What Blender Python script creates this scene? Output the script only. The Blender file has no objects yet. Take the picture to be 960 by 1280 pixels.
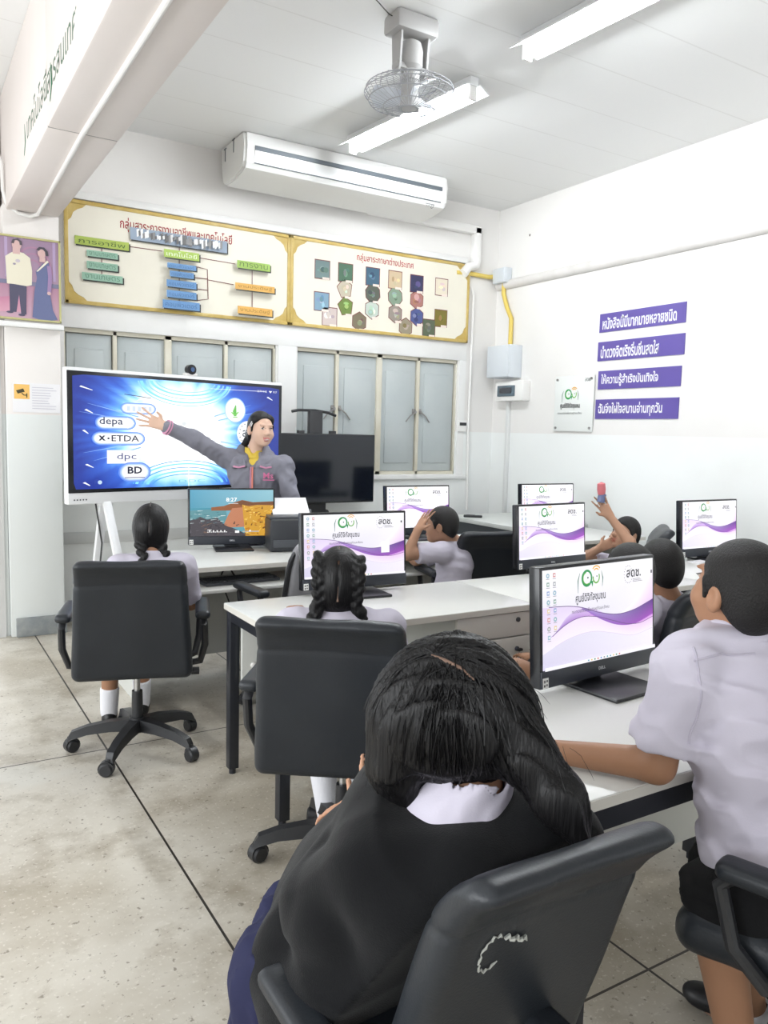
import bpy, bmesh, math, random
import numpy as np
from mathutils import Vector, Matrix, Euler
from mathutils.geometry import tessellate_polygon
random.seed(7); rng = np.random.default_rng(7)
SC = bpy.context.scene; COL = SC.collection
R = math.radians

# ------------------------------------------------------------------ camera, world, light, exposure
CAM_F, CAM_P, CAM_Y, CAM_R = 986.0, R(-5.77), R(31.58), R(1.45)
CAM_C = np.array([0.0, 0.0, 1.5])
_f = np.array([math.sin(CAM_Y)*math.cos(CAM_P), math.cos(CAM_Y)*math.cos(CAM_P), math.sin(CAM_P)])
_r0 = np.array([math.cos(CAM_Y), -math.sin(CAM_Y), 0.0]); _u0 = np.cross(_r0, _f)
_r = math.cos(CAM_R)*_r0 + math.sin(CAM_R)*_u0; _u = -math.sin(CAM_R)*_r0 + math.cos(CAM_R)*_u0
cd = bpy.data.cameras.new('camera'); cam = bpy.data.objects.new('camera', cd); COL.objects.link(cam)
cam.matrix_world = Matrix(((_r[0], _u[0], -_f[0], 0), (_r[1], _u[1], -_f[1], 0), (_r[2], _u[2], -_f[2], 1.5), (0, 0, 0, 1)))
cd.sensor_fit = 'VERTICAL'; cd.sensor_height = 36.0; cd.lens = 36.0*CAM_F/1280.0; cd.clip_start = 0.02
SC.camera = cam
wd = bpy.data.worlds.new('daylight'); SC.world = wd; wd.use_nodes = True
bg = wd.node_tree.nodes['Background']; bg.inputs[0].default_value = (0.93, 0.965, 1.0, 1); bg.inputs[1].default_value = 1.35
SC.view_settings.view_transform = 'Standard'; SC.view_settings.look = 'None'
SC.view_settings.gamma = 1.0; SC.view_settings.use_curve_mapping = False
SC.view_settings.exposure = 0.75
TUBE_STRENGTH = 85.0
def area(name, loc, rot, sx, sy, power, col):
    l = bpy.data.lights.new(name, 'AREA'); l.shape = 'RECTANGLE'; l.size = sx; l.size_y = sy; l.energy = power; l.color = col
    o = bpy.data.objects.new(name, l); COL.objects.link(o); o.location = loc; o.rotation_euler = rot; return o
area('window_daylight', (-3.3, 1.6, 1.7), (0, R(-90), 0), 1.6, 6.5, 115, (0.95, 0.98, 1.0))

def D(x, y, d):                       # point on the sight line through (x, y) at depth d: used to measure places off the photograph
    return CAM_C + d*(_f + _r*((x-480)/CAM_F) - _u*((y-640)/CAM_F))
def depth(p): return float(np.dot(np.array(p, float)-CAM_C, _f))

# ------------------------------------------------------------------ materials
MATS = {}
def mat(name, color=(0.8, 0.8, 0.8), rough=0.5, metal=0.0, spec=0.5, bump=None, emit=None, attr=False, mottling=None, alpha=None, sheen=0):
    """bump=(scale, strength, stretch xyz); mottling=(scale, colour, amount)"""
    if name in MATS: return MATS[name]
    m = bpy.data.materials.new(name); m.use_nodes = True; nt = m.node_tree; N = nt.nodes; L = nt.links
    b = N['Principled BSDF']
    b.inputs['Base Color'].default_value = (*color, 1); b.inputs['Roughness'].default_value = rough
    b.inputs['Metallic'].default_value = metal; b.inputs['Specular IOR Level'].default_value = spec
    if sheen: b.inputs['Sheen Weight'].default_value = sheen
    src = None
    if attr:
        a = N.new('ShaderNodeAttribute'); a.attribute_name = 'Col'; src = a.outputs['Color']
        L.new(src, b.inputs['Base Color'])
    tc = N.new('ShaderNodeTexCoord')
    if mottling:
        n = N.new('ShaderNodeTexNoise'); n.inputs['Scale'].default_value = mottling[0]; n.inputs['Detail'].default_value = 5
        L.new(tc.outputs['Object'], n.inputs['Vector'])
        r = N.new('ShaderNodeMapRange'); r.inputs[1].default_value = 0.42; r.inputs[2].default_value = 0.68; r.inputs[4].default_value = mottling[2]
        L.new(n.outputs['Fac'], r.inputs[0])
        x = N.new('ShaderNodeMix'); x.data_type = 'RGBA'; L.new(r.outputs[0], x.inputs['Factor'])
        if src: L.new(src, x.inputs['A'])
        else: x.inputs['A'].default_value = (*color, 1)
        x.inputs['B'].default_value = (*mottling[1], 1); L.new(x.outputs['Result'], b.inputs['Base Color'])
    if bump:
        n = N.new('ShaderNodeTexNoise'); n.inputs['Scale'].default_value = bump[0]; n.inputs['Detail'].default_value = 4
        v = tc.outputs['Object']
        if len(bump) > 2:
            mp = N.new('ShaderNodeMapping'); mp.inputs['Scale'].default_value = bump[2]; L.new(v, mp.inputs[0]); v = mp.outputs[0]
        L.new(v, n.inputs['Vector'])
        bp = N.new('ShaderNodeBump'); bp.inputs['Strength'].default_value = bump[1]; bp.inputs['Distance'].default_value = 0.004
        L.new(n.outputs['Fac'], bp.inputs['Height']); L.new(bp.outputs[0], b.inputs['Normal'])
    if emit is not None:
        b.inputs['Emission Strength'].default_value = emit[1]
        if attr:
            L.new(src, b.inputs['Emission Color']); b.inputs['Base Color'].default_value = (0.01, 0.01, 0.01, 1)
            for l in list(b.inputs['Base Color'].links): L.remove(l)
        else: b.inputs['Emission Color'].default_value = (*emit[0], 1)
    if alpha is not None: b.inputs['Alpha'].default_value = alpha
    MATS[name] = m; return m

def srgb(*c):
    c = np.array(c, float)/255.0
    return tuple(np.where(c <= 0.04045, c/12.92, ((c+0.055)/1.055)**2.4))

# ------------------------------------------------------------------ mesh building
class MB:
    def __init__(s): s.v = []; s.f = []; s.m = []; s.c = []; s.cm = False
    def add(s, vs, fs, mi=0, col=None):
        o = len(s.v); s.v += [tuple(map(float, p)) for p in vs]; s.f += [tuple(i+o for i in f) for f in fs]; s.m += [mi]*len(fs)
        if col is None: col = (1, 1, 1)
        if len(vs) and not hasattr(col[0], '__len__'): col = [col]*len(vs)
        else: s.cm = True
        s.c += [tuple(c) for c in col]
        return s
    def bm(s, b, M=None, mi=0):
        if M is not None: b.transform(M)
        b.verts.index_update()
        s.add([v.co for v in b.verts], [[v.index for v in f.verts] for f in b.faces], mi); b.free(); return s
    def box(s, c, size, rot=(0, 0, 0), bev=0.0, mi=0, seg=2):
        b = bmesh.new(); bmesh.ops.create_cube(b, size=1.0); b.transform(Matrix.Diagonal((*size, 1)))
        if bev: bmesh.ops.bevel(b, geom=b.edges[:], offset=min(bev, min(size)*0.49), segments=seg, profile=0.5, affect='EDGES')
        return s.bm(b, Matrix.Translation(c) @ Euler(rot).to_matrix().to_4x4(), mi)
    def bx(s, a, b, bev=0.0, mi=0):
        a = np.array(a, float); b = np.array(b, float)
        return s.box(tuple((a+b)/2), tuple(abs(b-a)), bev=bev, mi=mi)
    def bar(s, p0, p1, w, h, bev=0.0, mi=0, up=(0, 0, 1)):        # rectangular bar between two points
        p0 = Vector(p0); p1 = Vector(p1); d = p1-p0; L = d.length; d.normalize()
        u = Vector(up); u = (u-d*u.dot(d))
        if u.length < 1e-4: u = Vector((0, 1, 0)); u = u-d*u.dot(d)
        u.normalize(); x = d.cross(u)
        M = Matrix((( x.x, d.x, u.x, 0), (x.y, d.y, u.y, 0), (x.z, d.z, u.z, 0), (0, 0, 0, 1))); M.translation = (p0+p1)/2
        b = bmesh.new(); bmesh.ops.create_cube(b, size=1.0); b.transform(Matrix.Diagonal((w, L, h, 1)))
        if bev: bmesh.ops.bevel(b, geom=b.edges[:], offset=bev, segments=2, profile=0.5, affect='EDGES')
        return s.bm(b, M, mi)
    def tube(s, pts, r, n=8, mi=0, cap=True):
        P = [Vector(p) for p in pts]; k = len(P); rr = r if hasattr(r, '__len__') else [r]*k
        T = [(P[min(i+1, k-1)]-P[max(i-1, 0)]).normalized() for i in range(k)]
        a = Vector((0, 0, 1)) if abs(T[0].z) < 0.9 else Vector((1, 0, 0)); u = (a-T[0]*a.dot(T[0])).normalized()
        vs = []; fs = []
        for i in range(k):
            u = (u-T[i]*u.dot(T[i])).normalized(); w = T[i].cross(u)
            for j in range(n):
                t = 2*math.pi*j/n; vs.append(P[i]+(u*math.cos(t)+w*math.sin(t))*rr[i])
        for i in range(k-1):
            for j in range(n): fs.append((i*n+j, i*n+(j+1) % n, (i+1)*n+(j+1) % n, (i+1)*n+j))
        if cap: fs.append(tuple(range(n-1, -1, -1))); fs.append(tuple((k-1)*n+j for j in range(n)))
        return s.add(vs, fs, mi)
    def cyl(s, p0, p1, r0, r1=None, n=20, mi=0): return s.tube([p0, p1], [r0, r0 if r1 is None else r1], n, mi)
    def lathe(s, prof, c=(0, 0, 0), n=24, mi=0, M=None):
        vs = []; fs = []; k = len(prof)
        for r, z in prof:
            for j in range(n):
                t = 2*math.pi*j/n; p = Vector((r*math.cos(t), r*math.sin(t), z))
                vs.append((M @ p if M is not None else p)+Vector(c))
        for i in range(k-1):
            for j in range(n): fs.append((i*n+j, i*n+(j+1) % n, (i+1)*n+(j+1) % n, (i+1)*n+j))
        fs.append(tuple(range(n-1, -1, -1))); fs.append(tuple((k-1)*n+j for j in range(n)))
        return s.add(vs, fs, mi)
    def prism(s, poly, d0, d1, fn, mi=0):      # poly in 2D, fn(a, b, d) -> 3D
        n = len(poly); vs = [fn(a, b, d0) for a, b in poly]+[fn(a, b, d1) for a, b in poly]
        tri = tessellate_polygon([[Vector((a, b, 0)) for a, b in poly]])
        fs = [tuple(t) for t in tri]+[tuple(i+n for i in reversed(t)) for t in tri]+[(i, (i+1) % n, (i+1) % n+n, i+n) for i in range(n)]
        return s.add(vs, fs, mi)
    def obj(s, name, mats, parent=None, loc=None, world=False, smooth=True, angle=35, fixn=True):
        me = bpy.data.meshes.new(name); V = np.array(s.v, dtype=float)
        if world and parent is not None: V = V-np.array(parent.location)
        if loc is not None: V = V-np.array(loc)
        me.from_pydata(V.tolist(), [], s.f); 
        if not isinstance(mats, (list, tuple)): mats = [mats]
        for m in mats: me.materials.append(m)
        me.polygons.foreach_set('material_index', s.m)
        if s.cm:
            a = me.color_attributes.new('Col', 'FLOAT_COLOR', 'POINT'); a.data.foreach_set('color', np.c_[np.array(s.c), np.ones(len(s.c))].ravel())
        if fixn:
            b = bmesh.new(); b.from_mesh(me); bmesh.ops.recalc_face_normals(b, faces=b.faces[:]); b.to_mesh(me); b.free()
        if smooth:
            me.polygons.foreach_set('use_smooth', [True]*len(me.polygons)); me.set_sharp_from_angle(angle=R(angle))
        me.update()
        o = bpy.data.objects.new(name, me); COL.objects.link(o)
        if parent is not None: o.parent = parent
        if loc is not None: o.location = loc
        return o
def tag(o, label, cat, group=None):
    o['label'] = label; o['category'] = cat
    if group: o['group'] = group
    return o
def thing(name, label, cat, loc=(0, 0, 0), rz=0.0, group=None):
    o = bpy.data.objects.new(name, None); COL.objects.link(o); o.empty_display_size = 0.05
    o.location = loc; o.rotation_euler = (0, 0, rz); return tag(o, label, cat, group)
def struct(o, kind='structure'): o['kind'] = kind; return o
def dup(root, loc, rz, label, group=None):
    r = root.copy(); COL.objects.link(r); r.location = loc; r.rotation_euler = (0, 0, rz); r['label'] = label
    if group: r['group'] = group
    for ch in list(root.children):
        c = ch.copy(); COL.objects.link(c); c.parent = r
        for g in list(ch.children):
            d = g.copy(); COL.objects.link(d); d.parent = c
    return r

# ------------------------------------------------------------------ lettering
_TXT = {}
def text_geo(s, bold=0.0, res=2):
    key = (s, bold, res)
    if key in _TXT: return _TXT[key]
    c = bpy.data.curves.new('lettering', 'FONT'); c.body = s; c.size = 1.0; c.resolution_u = res; c.offset = bold
    o = bpy.data.objects.new('lettering', c); COL.objects.link(o)
    me = bpy.data.meshes.new_from_object(o.evaluated_get(bpy.context.evaluated_depsgraph_get()))
    V = np.array([v.co[:2] for v in me.vertices]).reshape(-1, 2); Fs = []
    for p in me.polygons:
        vs = list(p.vertices); a = V[vs]; ar = 0.5*np.sum(a[:, 0]*np.roll(a[:, 1], -1)-np.roll(a[:, 0], -1)*a[:, 1])
        Fs.append(vs if ar > 0 else vs[::-1])
    bpy.data.objects.remove(o); bpy.data.curves.remove(c); bpy.data.meshes.remove(me)
    _TXT[key] = (V, Fs); return _TXT[key]

class Pic:
    """flat printed or displayed picture: coloured polygons stacked in hair-thin layers on a plane"""
    def __init__(s, w, h, fn, step=0.0002): s.b = MB(); s.b.cm = True; s.w = w; s.h = h; s.fn = fn; s.k = 0; s.step = step
    def _add(s, pts, fs, col):
        s.k += 1; z = s.k*s.step
        s.b.add([s.fn(x, y, z) for x, y in pts], fs, 0, col if hasattr(col[0], '__len__') else [col]*len(pts))
    def rect(s, x0, y0, x1, y1, col): s._add([(x0, y0), (x1, y0), (x1, y1), (x0, y1)], [(0, 1, 2, 3)], col)
    def poly(s, pts, col):
        t = tessellate_polygon([[Vector((a, b, 0)) for a, b in pts]]); fs = []
        for q in t:
            a, b, c = [pts[i] for i in q]
            fs.append(q if (b[0]-a[0])*(c[1]-a[1])-(b[1]-a[1])*(c[0]-a[0]) > 0 else q[::-1])
        s._add(pts, fs, col)
    def disc(s, x, y, r, col, n=28, ry=None):
        ry = ry or r; s._add([(x+r*math.cos(2*math.pi*i/n), y+ry*math.sin(2*math.pi*i/n)) for i in range(n)], [tuple(range(n))], col)
    def line(s, pts, w, col, closed=False):
        P = np.array(pts, float); k = len(P); ws = w if hasattr(w, '__len__') else [w]*k
        if closed: T = np.roll(P, -1, 0)-np.roll(P, 1, 0)
        else: T = np.array([P[min(i+1, k-1)]-P[max(i-1, 0)] for i in range(k)])
        T /= np.linalg.norm(T, axis=1)[:, None]+1e-12; Nn = np.c_[-T[:, 1], T[:, 0]]; W = np.array(ws)[:, None]/2
        V = np.r_[P+Nn*W, P-Nn*W]; fs = [(i+k, (i+1) % k+k, (i+1) % k, i) for i in range(k if closed else k-1)]
        s._add([tuple(v) for v in V], fs, col if not hasattr(col[0], '__len__') else list(col)*2)
    def ring(s, x, y, r, w, col, a0=0, a1=360, ry=None, n=36):
        ry = ry or r; full = abs(a1-a0) >= 360; m = n if full else n+1
        s.line([(x+r*math.cos(R(a0+(a1-a0)*i/n)), y+ry*math.sin(R(a0+(a1-a0)*i/n))) for i in range(m)], w, col, closed=full)
    def strip(s, xs, lo, hi, clo, chi):        # gradient band between two curves
        n = len(xs); V = [(x, a) for x, a in zip(xs, lo)]+[(x, a) for x, a in zip(xs, hi)]
        c = lambda q: list(q) if hasattr(q[0], '__len__') else [q]*n
        s._add(V, [(i, i+1, i+1+n, i+n) for i in range(n-1)], c(clo)+c(chi))
    def text(s, t, x, y, h=None, w=None, col=(0, 0, 0), bold=0.0, align='c', res=2, shear=0.0):
        V, fs = text_geo(t, bold, res); mn = V.min(0); mx = V.max(0); sz = mx-mn
        sx = (w/sz[0]) if w else h/sz[1]; sy = (h/sz[1]) if h else sx
        Q = (V-mn)*np.array([sx, sy]); Q[:, 0] += Q[:, 1]*shear
        W = sz[0]*sx; Q[:, 0] += x-(W/2 if align == 'c' else (W if align == 'r' else 0)); Q[:, 1] += y
        s._add([tuple(q) for q in Q], fs, col)
    def obj(s, name, m, parent=None, **k): return s.b.obj(name, m, parent, smooth=False, fixn=False, **k)

# ------------------------------------------------------------------ rounded solids from distance fields
def rowdot(p, v): return p @ np.asarray(v, np.float32)
class Field:
    def __init__(s): s.p = []
    def _a(s, fn, lo, hi, k, col, op='u'): s.p.append((fn, np.array(lo, float), np.array(hi, float), k, col, op)); return s
    def cone(s, a, b, ra, rb=None, k=0.02, col=0, flat=(False, False), op='u', sq=None):
        rb = ra if rb is None else rb; a = np.array(a, float); b = np.array(b, float); d = b-a; L = np.linalg.norm(d); w = d/L; m = max(ra, rb)
        def fn(p):
            q = p-a.astype(np.float32); t = q @ w.astype(np.float32); tc = np.clip(t, 0, L)
            e = q-tc[:, None]*w.astype(np.float32)
            if sq is not None: e = e+(e @ sq[0])[:, None]*(1/sq[1]-1)*sq[0].astype(np.float32)
            r = np.linalg.norm(e, axis=1)-(ra+(rb-ra)*tc/L)
            if flat[0]: r = np.maximum(r, -t)
            if flat[1]: r = np.maximum(r, t-L)
            return r
        return s._a(fn, np.minimum(a, b)-m*1.3, np.maximum(a, b)+m*1.3, k, col, op)
    def ball(s, c, r, k=0.02, col=0, op='u'):
        c = np.array(c, np.float32); return s._a(lambda p: np.linalg.norm(p-c, axis=1)-r, c-r, c+r, k, col, op)
    def ell(s, c, r, M=None, k=0.02, col=0, op='u'):
        c = np.array(c, np.float32); r = np.array(r, np.float32); A = np.eye(3, dtype=np.float32) if M is None else np.array(M, np.float32); m = r.max()
        def fn(p):
            q = (p-c) @ A.T; k0 = np.linalg.norm(q/r, axis=1); k1 = np.linalg.norm(q/(r*r), axis=1)+1e-6
            return k0*(k0-1)/k1
        return s._a(fn, c-m, c+m, k, col, op)
    def box(s, c, h, M=None, rd=0.01, k=0.01, col=0, op='u', warp=None):
        c = np.array(c, np.float32); h = np.array(h, np.float32)-rd; A = np.eye(3, dtype=np.float32) if M is None else np.array(M, np.float32); m = np.linalg.norm(h)+rd
        if warp is not None: m += 0.12
        def fn(p):
            q = (p-c) @ A.T
            if warp is not None: q = warp(q)
            q = np.abs(q)-h; return np.linalg.norm(np.maximum(q, 0), axis=1)+np.minimum(q.max(1), 0)-rd
        return s._a(fn, c-m, c+m, k, col, op)
    def loft(s, o, w, e1, secs, k=0.02, col=0, op='u', pw=2.0):
        """secs: (height along w, r along e1, r along e2, offset e1, offset e2); pw: superellipse power"""
        o = np.array(o, np.float32); w = np.array(w, float); w /= np.linalg.norm(w); e1 = np.array(e1, float); e1 -= w*(e1 @ w); e1 /= np.linalg.norm(e1); e2 = np.cross(w, e1)
        S = np.array([tuple(q)+(0,)*(5-len(q)) for q in secs], float); hs = S[:, 0]
        fine = np.linspace(hs[0], hs[-1], 80); tan = np.gradient(S[:, 1:], hs, axis=0); cols = []
        i = np.clip(np.searchsorted(hs, fine)-1, 0, len(hs)-2); dt = hs[i+1]-hs[i]; t = ((fine-hs[i])/dt)[:, None]
        cols = (2*t**3-3*t**2+1)*S[i, 1:]+(t**3-2*t**2+t)*dt[:, None]*tan[i]+(-2*t**3+3*t**2)*S[i+1, 1:]+(t**3-t**2)*dt[:, None]*tan[i+1]
        cols[:, :2] = np.maximum(cols[:, :2], 0.003)
        def fn(p):
            q = p-o; h = q @ w.astype(np.float32); hc = np.clip(h, hs[0], hs[-1])
            r1, r2, o1, o2 = [np.interp(hc, fine, cols[:, j]).astype(np.float32) for j in range(4)]
            x = q @ e1.astype(np.float32)-o1; y = q @ e2.astype(np.float32)-o2
            if pw == 2.0: g = np.sqrt((x/r1)**2+(y/r2)**2)
            else: g = (np.abs(x/r1)**pw+np.abs(y/r2)**pw)**(1/pw)
            d = (g-1)*np.minimum(r1, r2)
            return np.maximum(np.maximum(d, h-hs[-1]), hs[0]-h)
        ext = []
        for hh, a, b, oa, ob in zip(fine, *cols.T):
            c = o+w*hh+e1*oa+e2*ob; m = abs(e1)*a+abs(e2)*b; ext += [c-m, c+m]
        ext = np.array(ext); return s._a(fn, ext.min(0), ext.max(0), k, col, op)
    def cut(s, p0, n, k=0.0):          # remove everything on the n side of the plane through p0
        p0 = np.array(p0, np.float32); n = np.array(n, float); n = (n/np.linalg.norm(n)).astype(np.float32)
        return s._a(lambda p: (p-p0) @ n, (-99,)*3, (99,)*3, k, None, 'i')
    def mesh(s, h=0.008, noise=None, smooth=1):
        lo = np.min([p[1] for p in s.p if p[5] == 'u'], axis=0)-3*h; hi = np.max([p[2] for p in s.p if p[5] == 'u'], axis=0)+3*h
        n = np.ceil((hi-lo)/h).astype(int)+1
        F = np.full(n, 1.0, np.float32); I = np.zeros(n, np.int16)
        ax = [(lo[i]+h*np.arange(n[i])).astype(np.float32) for i in range(3)]
        for fn, a, b, k, col, op in s.p:
            m = k+3*h
            i0 = np.clip(np.floor((a-m-lo)/h).astype(int), 0, n-1); i1 = np.clip(np.ceil((b+m-lo)/h).astype(int)+1, 1, n)
            if (i1 <= i0).any(): continue
            sl = tuple(slice(x, y) for x, y in zip(i0, i1)); sub = F[sl]
            g = np.stack(np.meshgrid(*[ax[i][sl[i]] for i in range(3)], indexing='ij'), -1).reshape(-1, 3)
            d = fn(g).reshape(sub.shape).astype(np.float32)
            if op == 'u':
                if col is not None: I[sl] = np.where(d < sub, col, I[sl])
                if k > 0:
                    q = np.maximum(k-np.abs(d-sub), 0)/k; F[sl] = np.minimum(d, sub)-q*q*k*0.25
                else: F[sl] = np.minimum(d, sub)
            elif op == 's':
                nd = -d
                if k > 0:
                    q = np.maximum(k-np.abs(nd-sub), 0)/k; F[sl] = np.maximum(nd, sub)+q*q*k*0.25
                else: F[sl] = np.maximum(nd, sub)
            else: F[sl] = np.maximum(d, sub)
        if noise is not None:
            near = np.argwhere(np.abs(F) < 4*h); P = lo+near*h
            F[tuple(near.T)] += noise(P).astype(np.float32)
        S = F < 0; c = np.zeros(n-1, np.int8)
        offs = [(i, j, k) for i in (0, 1) for j in (0, 1) for k in (0, 1)]
        for i, j, k in offs: c += S[i:n[0]-1+i, j:n[1]-1+j, k:n[2]-1+k]
        act = np.argwhere((c > 0) & (c < 8)); vals = {}
        for of in offs: q = act+of; vals[of] = F[q[:, 0], q[:, 1], q[:, 2]]
        acc = np.zeros((len(act), 3)); cnt = np.zeros(len(act))
        for a_ in offs:
            for d_ in range(3):
                if a_[d_]: continue
                b_ = list(a_); b_[d_] = 1; b_ = tuple(b_); va, vb = vals[a_], vals[b_]; mk = (va < 0) != (vb < 0)
                t = np.where(mk, va/(va-vb+1e-12), 0); pos = np.tile(np.array(a_, float), (len(act), 1)); pos[:, d_] += t
                acc += pos*mk[:, None]; cnt += mk
        V = lo+h*(act+acc/cnt[:, None]); vid = np.full(n-1, -1, np.int64); vid[tuple(act.T)] = np.arange(len(act))
        Q = []
        for d_ in range(3):
            u, v = [(1, 2), (2, 0), (0, 1)][d_]
            A = [slice(None)]*3; B = [slice(None)]*3; A[d_] = slice(0, -1); B[d_] = slice(1, None)
            ch = S[tuple(A)] != S[tuple(B)]; e = np.argwhere(ch); e = e[(e[:, u] > 0) & (e[:, v] > 0) & (e[:, u] < n[u]-1) & (e[:, v] < n[v]-1)]
            ins = S[tuple(e.T)]
            def cell(du, dv): q = e.copy(); q[:, u] -= du; q[:, v] -= dv; return vid[tuple(q.T)]
            q = np.stack([cell(1, 1), cell(0, 1), cell(0, 0), cell(1, 0)], 1); q[~ins] = q[~ins][:, ::-1]; Q.append(q)
        Q = np.concatenate(Q); Q = Q[(Q >= 0).all(1)]
        E_ = np.concatenate([Q[:, [0, 1]], Q[:, [1, 2]], Q[:, [2, 3]], Q[:, [3, 0]]])
        for _ in range(smooth):
            sm = np.zeros_like(V); ct = np.zeros(len(V)); np.add.at(sm, E_[:, 0], V[E_[:, 1]]); np.add.at(sm, E_[:, 1], V[E_[:, 0]])
            np.add.at(ct, E_[:, 0], 1); np.add.at(ct, E_[:, 1], 1); V = V*0.5+0.5*sm/np.maximum(ct, 1)[:, None]
        nn = np.clip(np.rint((V-lo)/h).astype(int), 0, n-1); C = I[tuple(nn.T)]
        return V, Q, C
    def obj(s, name, m, parent=None, h=0.008, noise=None, smooth=1, palette=None, origin=None, world=False):
        V, Q, C = s.mesh(h, noise, smooth)
        if world and parent is not None: V = V-np.array(parent.location)
        if origin is not None: V = V-np.array(origin)
        me = bpy.data.meshes.new(name); me.from_pydata(V.tolist(), [], Q.tolist()); me.materials.append(m)
        me.polygons.foreach_set('use_smooth', [True]*len(me.polygons))
        if palette is not None:
            pal = np.array(palette, float)[C]; a = me.color_attributes.new('Col', 'FLOAT_COLOR', 'POINT'); a.data.foreach_set('color', np.c_[pal, np.ones(len(pal))].ravel())
        me.update(); o = bpy.data.objects.new(name, me); COL.objects.link(o)
        if parent is not None: o.parent = parent
        if origin is not None: o.location = origin
        return o
def cloth_noise(amp, freq, seed=0, axis=None):
    r = np.random.default_rng(seed); Ks = r.normal(size=(5, 3)); Ks /= np.linalg.norm(Ks, axis=1)[:, None]; ph = r.uniform(0, 6.28, 5); fr = freq*r.uniform(0.6, 1.5, 5)
    if axis is not None: Ks = Ks*0.45+np.array(axis)*r.choice([-1, 1], 5)[:, None]
    def fn(P):
        w = np.sin(P @ Ks[0]*fr[0]+ph[0]+1.5*np.sin(P @ Ks[1]*fr[1]*0.5+ph[1]))+0.7*np.sin(P @ Ks[2]*fr[2]*1.3+ph[2]+1.2*np.sin(P @ Ks[3]*fr[3]*0.6+ph[3]))
        return amp*(w*0.45+0.55*(np.abs(np.sin(P @ Ks[4]*fr[4]*1.1+ph[4]+w))-.5))
    return fn
# ================================================================== the room
XR, YB, ZC, XL, YN = 5.13, 6.30, 3.70, -3.4, -2.6
def wall_mat(name, upper, lower, zsplit, specks=True):
    m = bpy.data.materials.new(name); m.use_nodes = True; nt = m.node_tree; N = nt.nodes; L = nt.links; b = N['Principled BSDF']
    b.inputs['Roughness'].default_value = 0.55; b.inputs['Specular IOR Level'].default_value = 0.3
    g = N.new('ShaderNodeNewGeometry'); sx = N.new('ShaderNodeSeparateXYZ'); L.new(g.outputs['Position'], sx.inputs[0])
    lt = N.new('ShaderNodeMath'); lt.operation = 'LESS_THAN'; lt.inputs[1].default_value = zsplit; L.new(sx.outputs['Z'], lt.inputs[0])
    mx = N.new('ShaderNodeMix'); mx.data_type = 'RGBA'; mx.inputs['A'].default_value = (*upper, 1); mx.inputs['B'].default_value = (*lower, 1); L.new(lt.outputs[0], mx.inputs['Factor'])
    n = N.new('ShaderNodeTexNoise'); n.inputs['Scale'].default_value = 1.3; n.inputs['Detail'].default_value = 6; L.new(g.outputs['Position'], n.inputs['Vector'])
    r = N.new('ShaderNodeMapRange'); r.inputs[1].default_value = 0.5; r.inputs[2].default_value = 0.8; r.inputs[4].default_value = 0.35; L.new(n.outputs['Fac'], r.inputs[0])
    m2 = N.new('ShaderNodeMix'); m2.data_type = 'RGBA'; L.new(r.outputs[0], m2.inputs['Factor']); L.new(mx.outputs['Result'], m2.inputs['A']); m2.inputs['B'].default_value = (0.68, 0.665, 0.63, 1)
    out = m2.outputs['Result']
    if specks:      # old nail holes and chips in the upper plaster
        v = N.new('ShaderNodeTexVoronoi'); v.inputs['Scale'].default_value = 3.4; L.new(g.outputs['Position'], v.inputs['Vector'])
        c = N.new('ShaderNodeMath'); c.operation = 'LESS_THAN'; c.inputs[1].default_value = 0.045; L.new(v.outputs['Distance'], c.inputs[0])
        hi = N.new('ShaderNodeMath'); hi.operation = 'GREATER_THAN'; hi.inputs[1].default_value = 2.95; L.new(sx.outputs['Z'], hi.inputs[0])
        mu = N.new('ShaderNodeMath'); mu.operation = 'MULTIPLY'; L.new(c.outputs[0], mu.inputs[0]); L.new(hi.outputs[0], mu.inputs[1])
        m3 = N.new('ShaderNodeMix'); m3.data_type = 'RGBA'; L.new(mu.outputs[0], m3.inputs['Factor']); L.new(out, m3.inputs['A']); m3.inputs['B'].default_value = (0.22, 0.2, 0.18, 1); out = m3.outputs['Result']
    L.new(out, b.inputs['Base Color'])
    bp = N.new('ShaderNodeBump'); bp.inputs['Strength'].default_value = 0.12; bp.inputs['Distance'].default_value = 0.01
    n2 = N.new('ShaderNodeTexNoise'); n2.inputs['Scale'].default_value = 9; L.new(g.outputs['Position'], n2.inputs['Vector']); L.new(n2.outputs['Fac'], bp.inputs['Height']); L.new(bp.outputs[0], b.inputs['Normal'])
    return m
M_wall = wall_mat('painted plaster two tone', (0.80, 0.785, 0.765), (0.84, 0.86, 0.85), 1.525)
M_pillar = wall_mat('painted pillar', (0.80, 0.765, 0.74), (0.76, 0.79, 0.78), 1.56, False)
M_beam = mat('cream pink beam paint', (0.77, 0.71, 0.68), 0.6, mottling=(1.5, (0.70, 0.64, 0.60), 0.4))
M_white = mat('white paint', (0.82, 0.82, 0.81), 0.45, mottling=(3, (0.72, 0.71, 0.69), 0.4))

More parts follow.
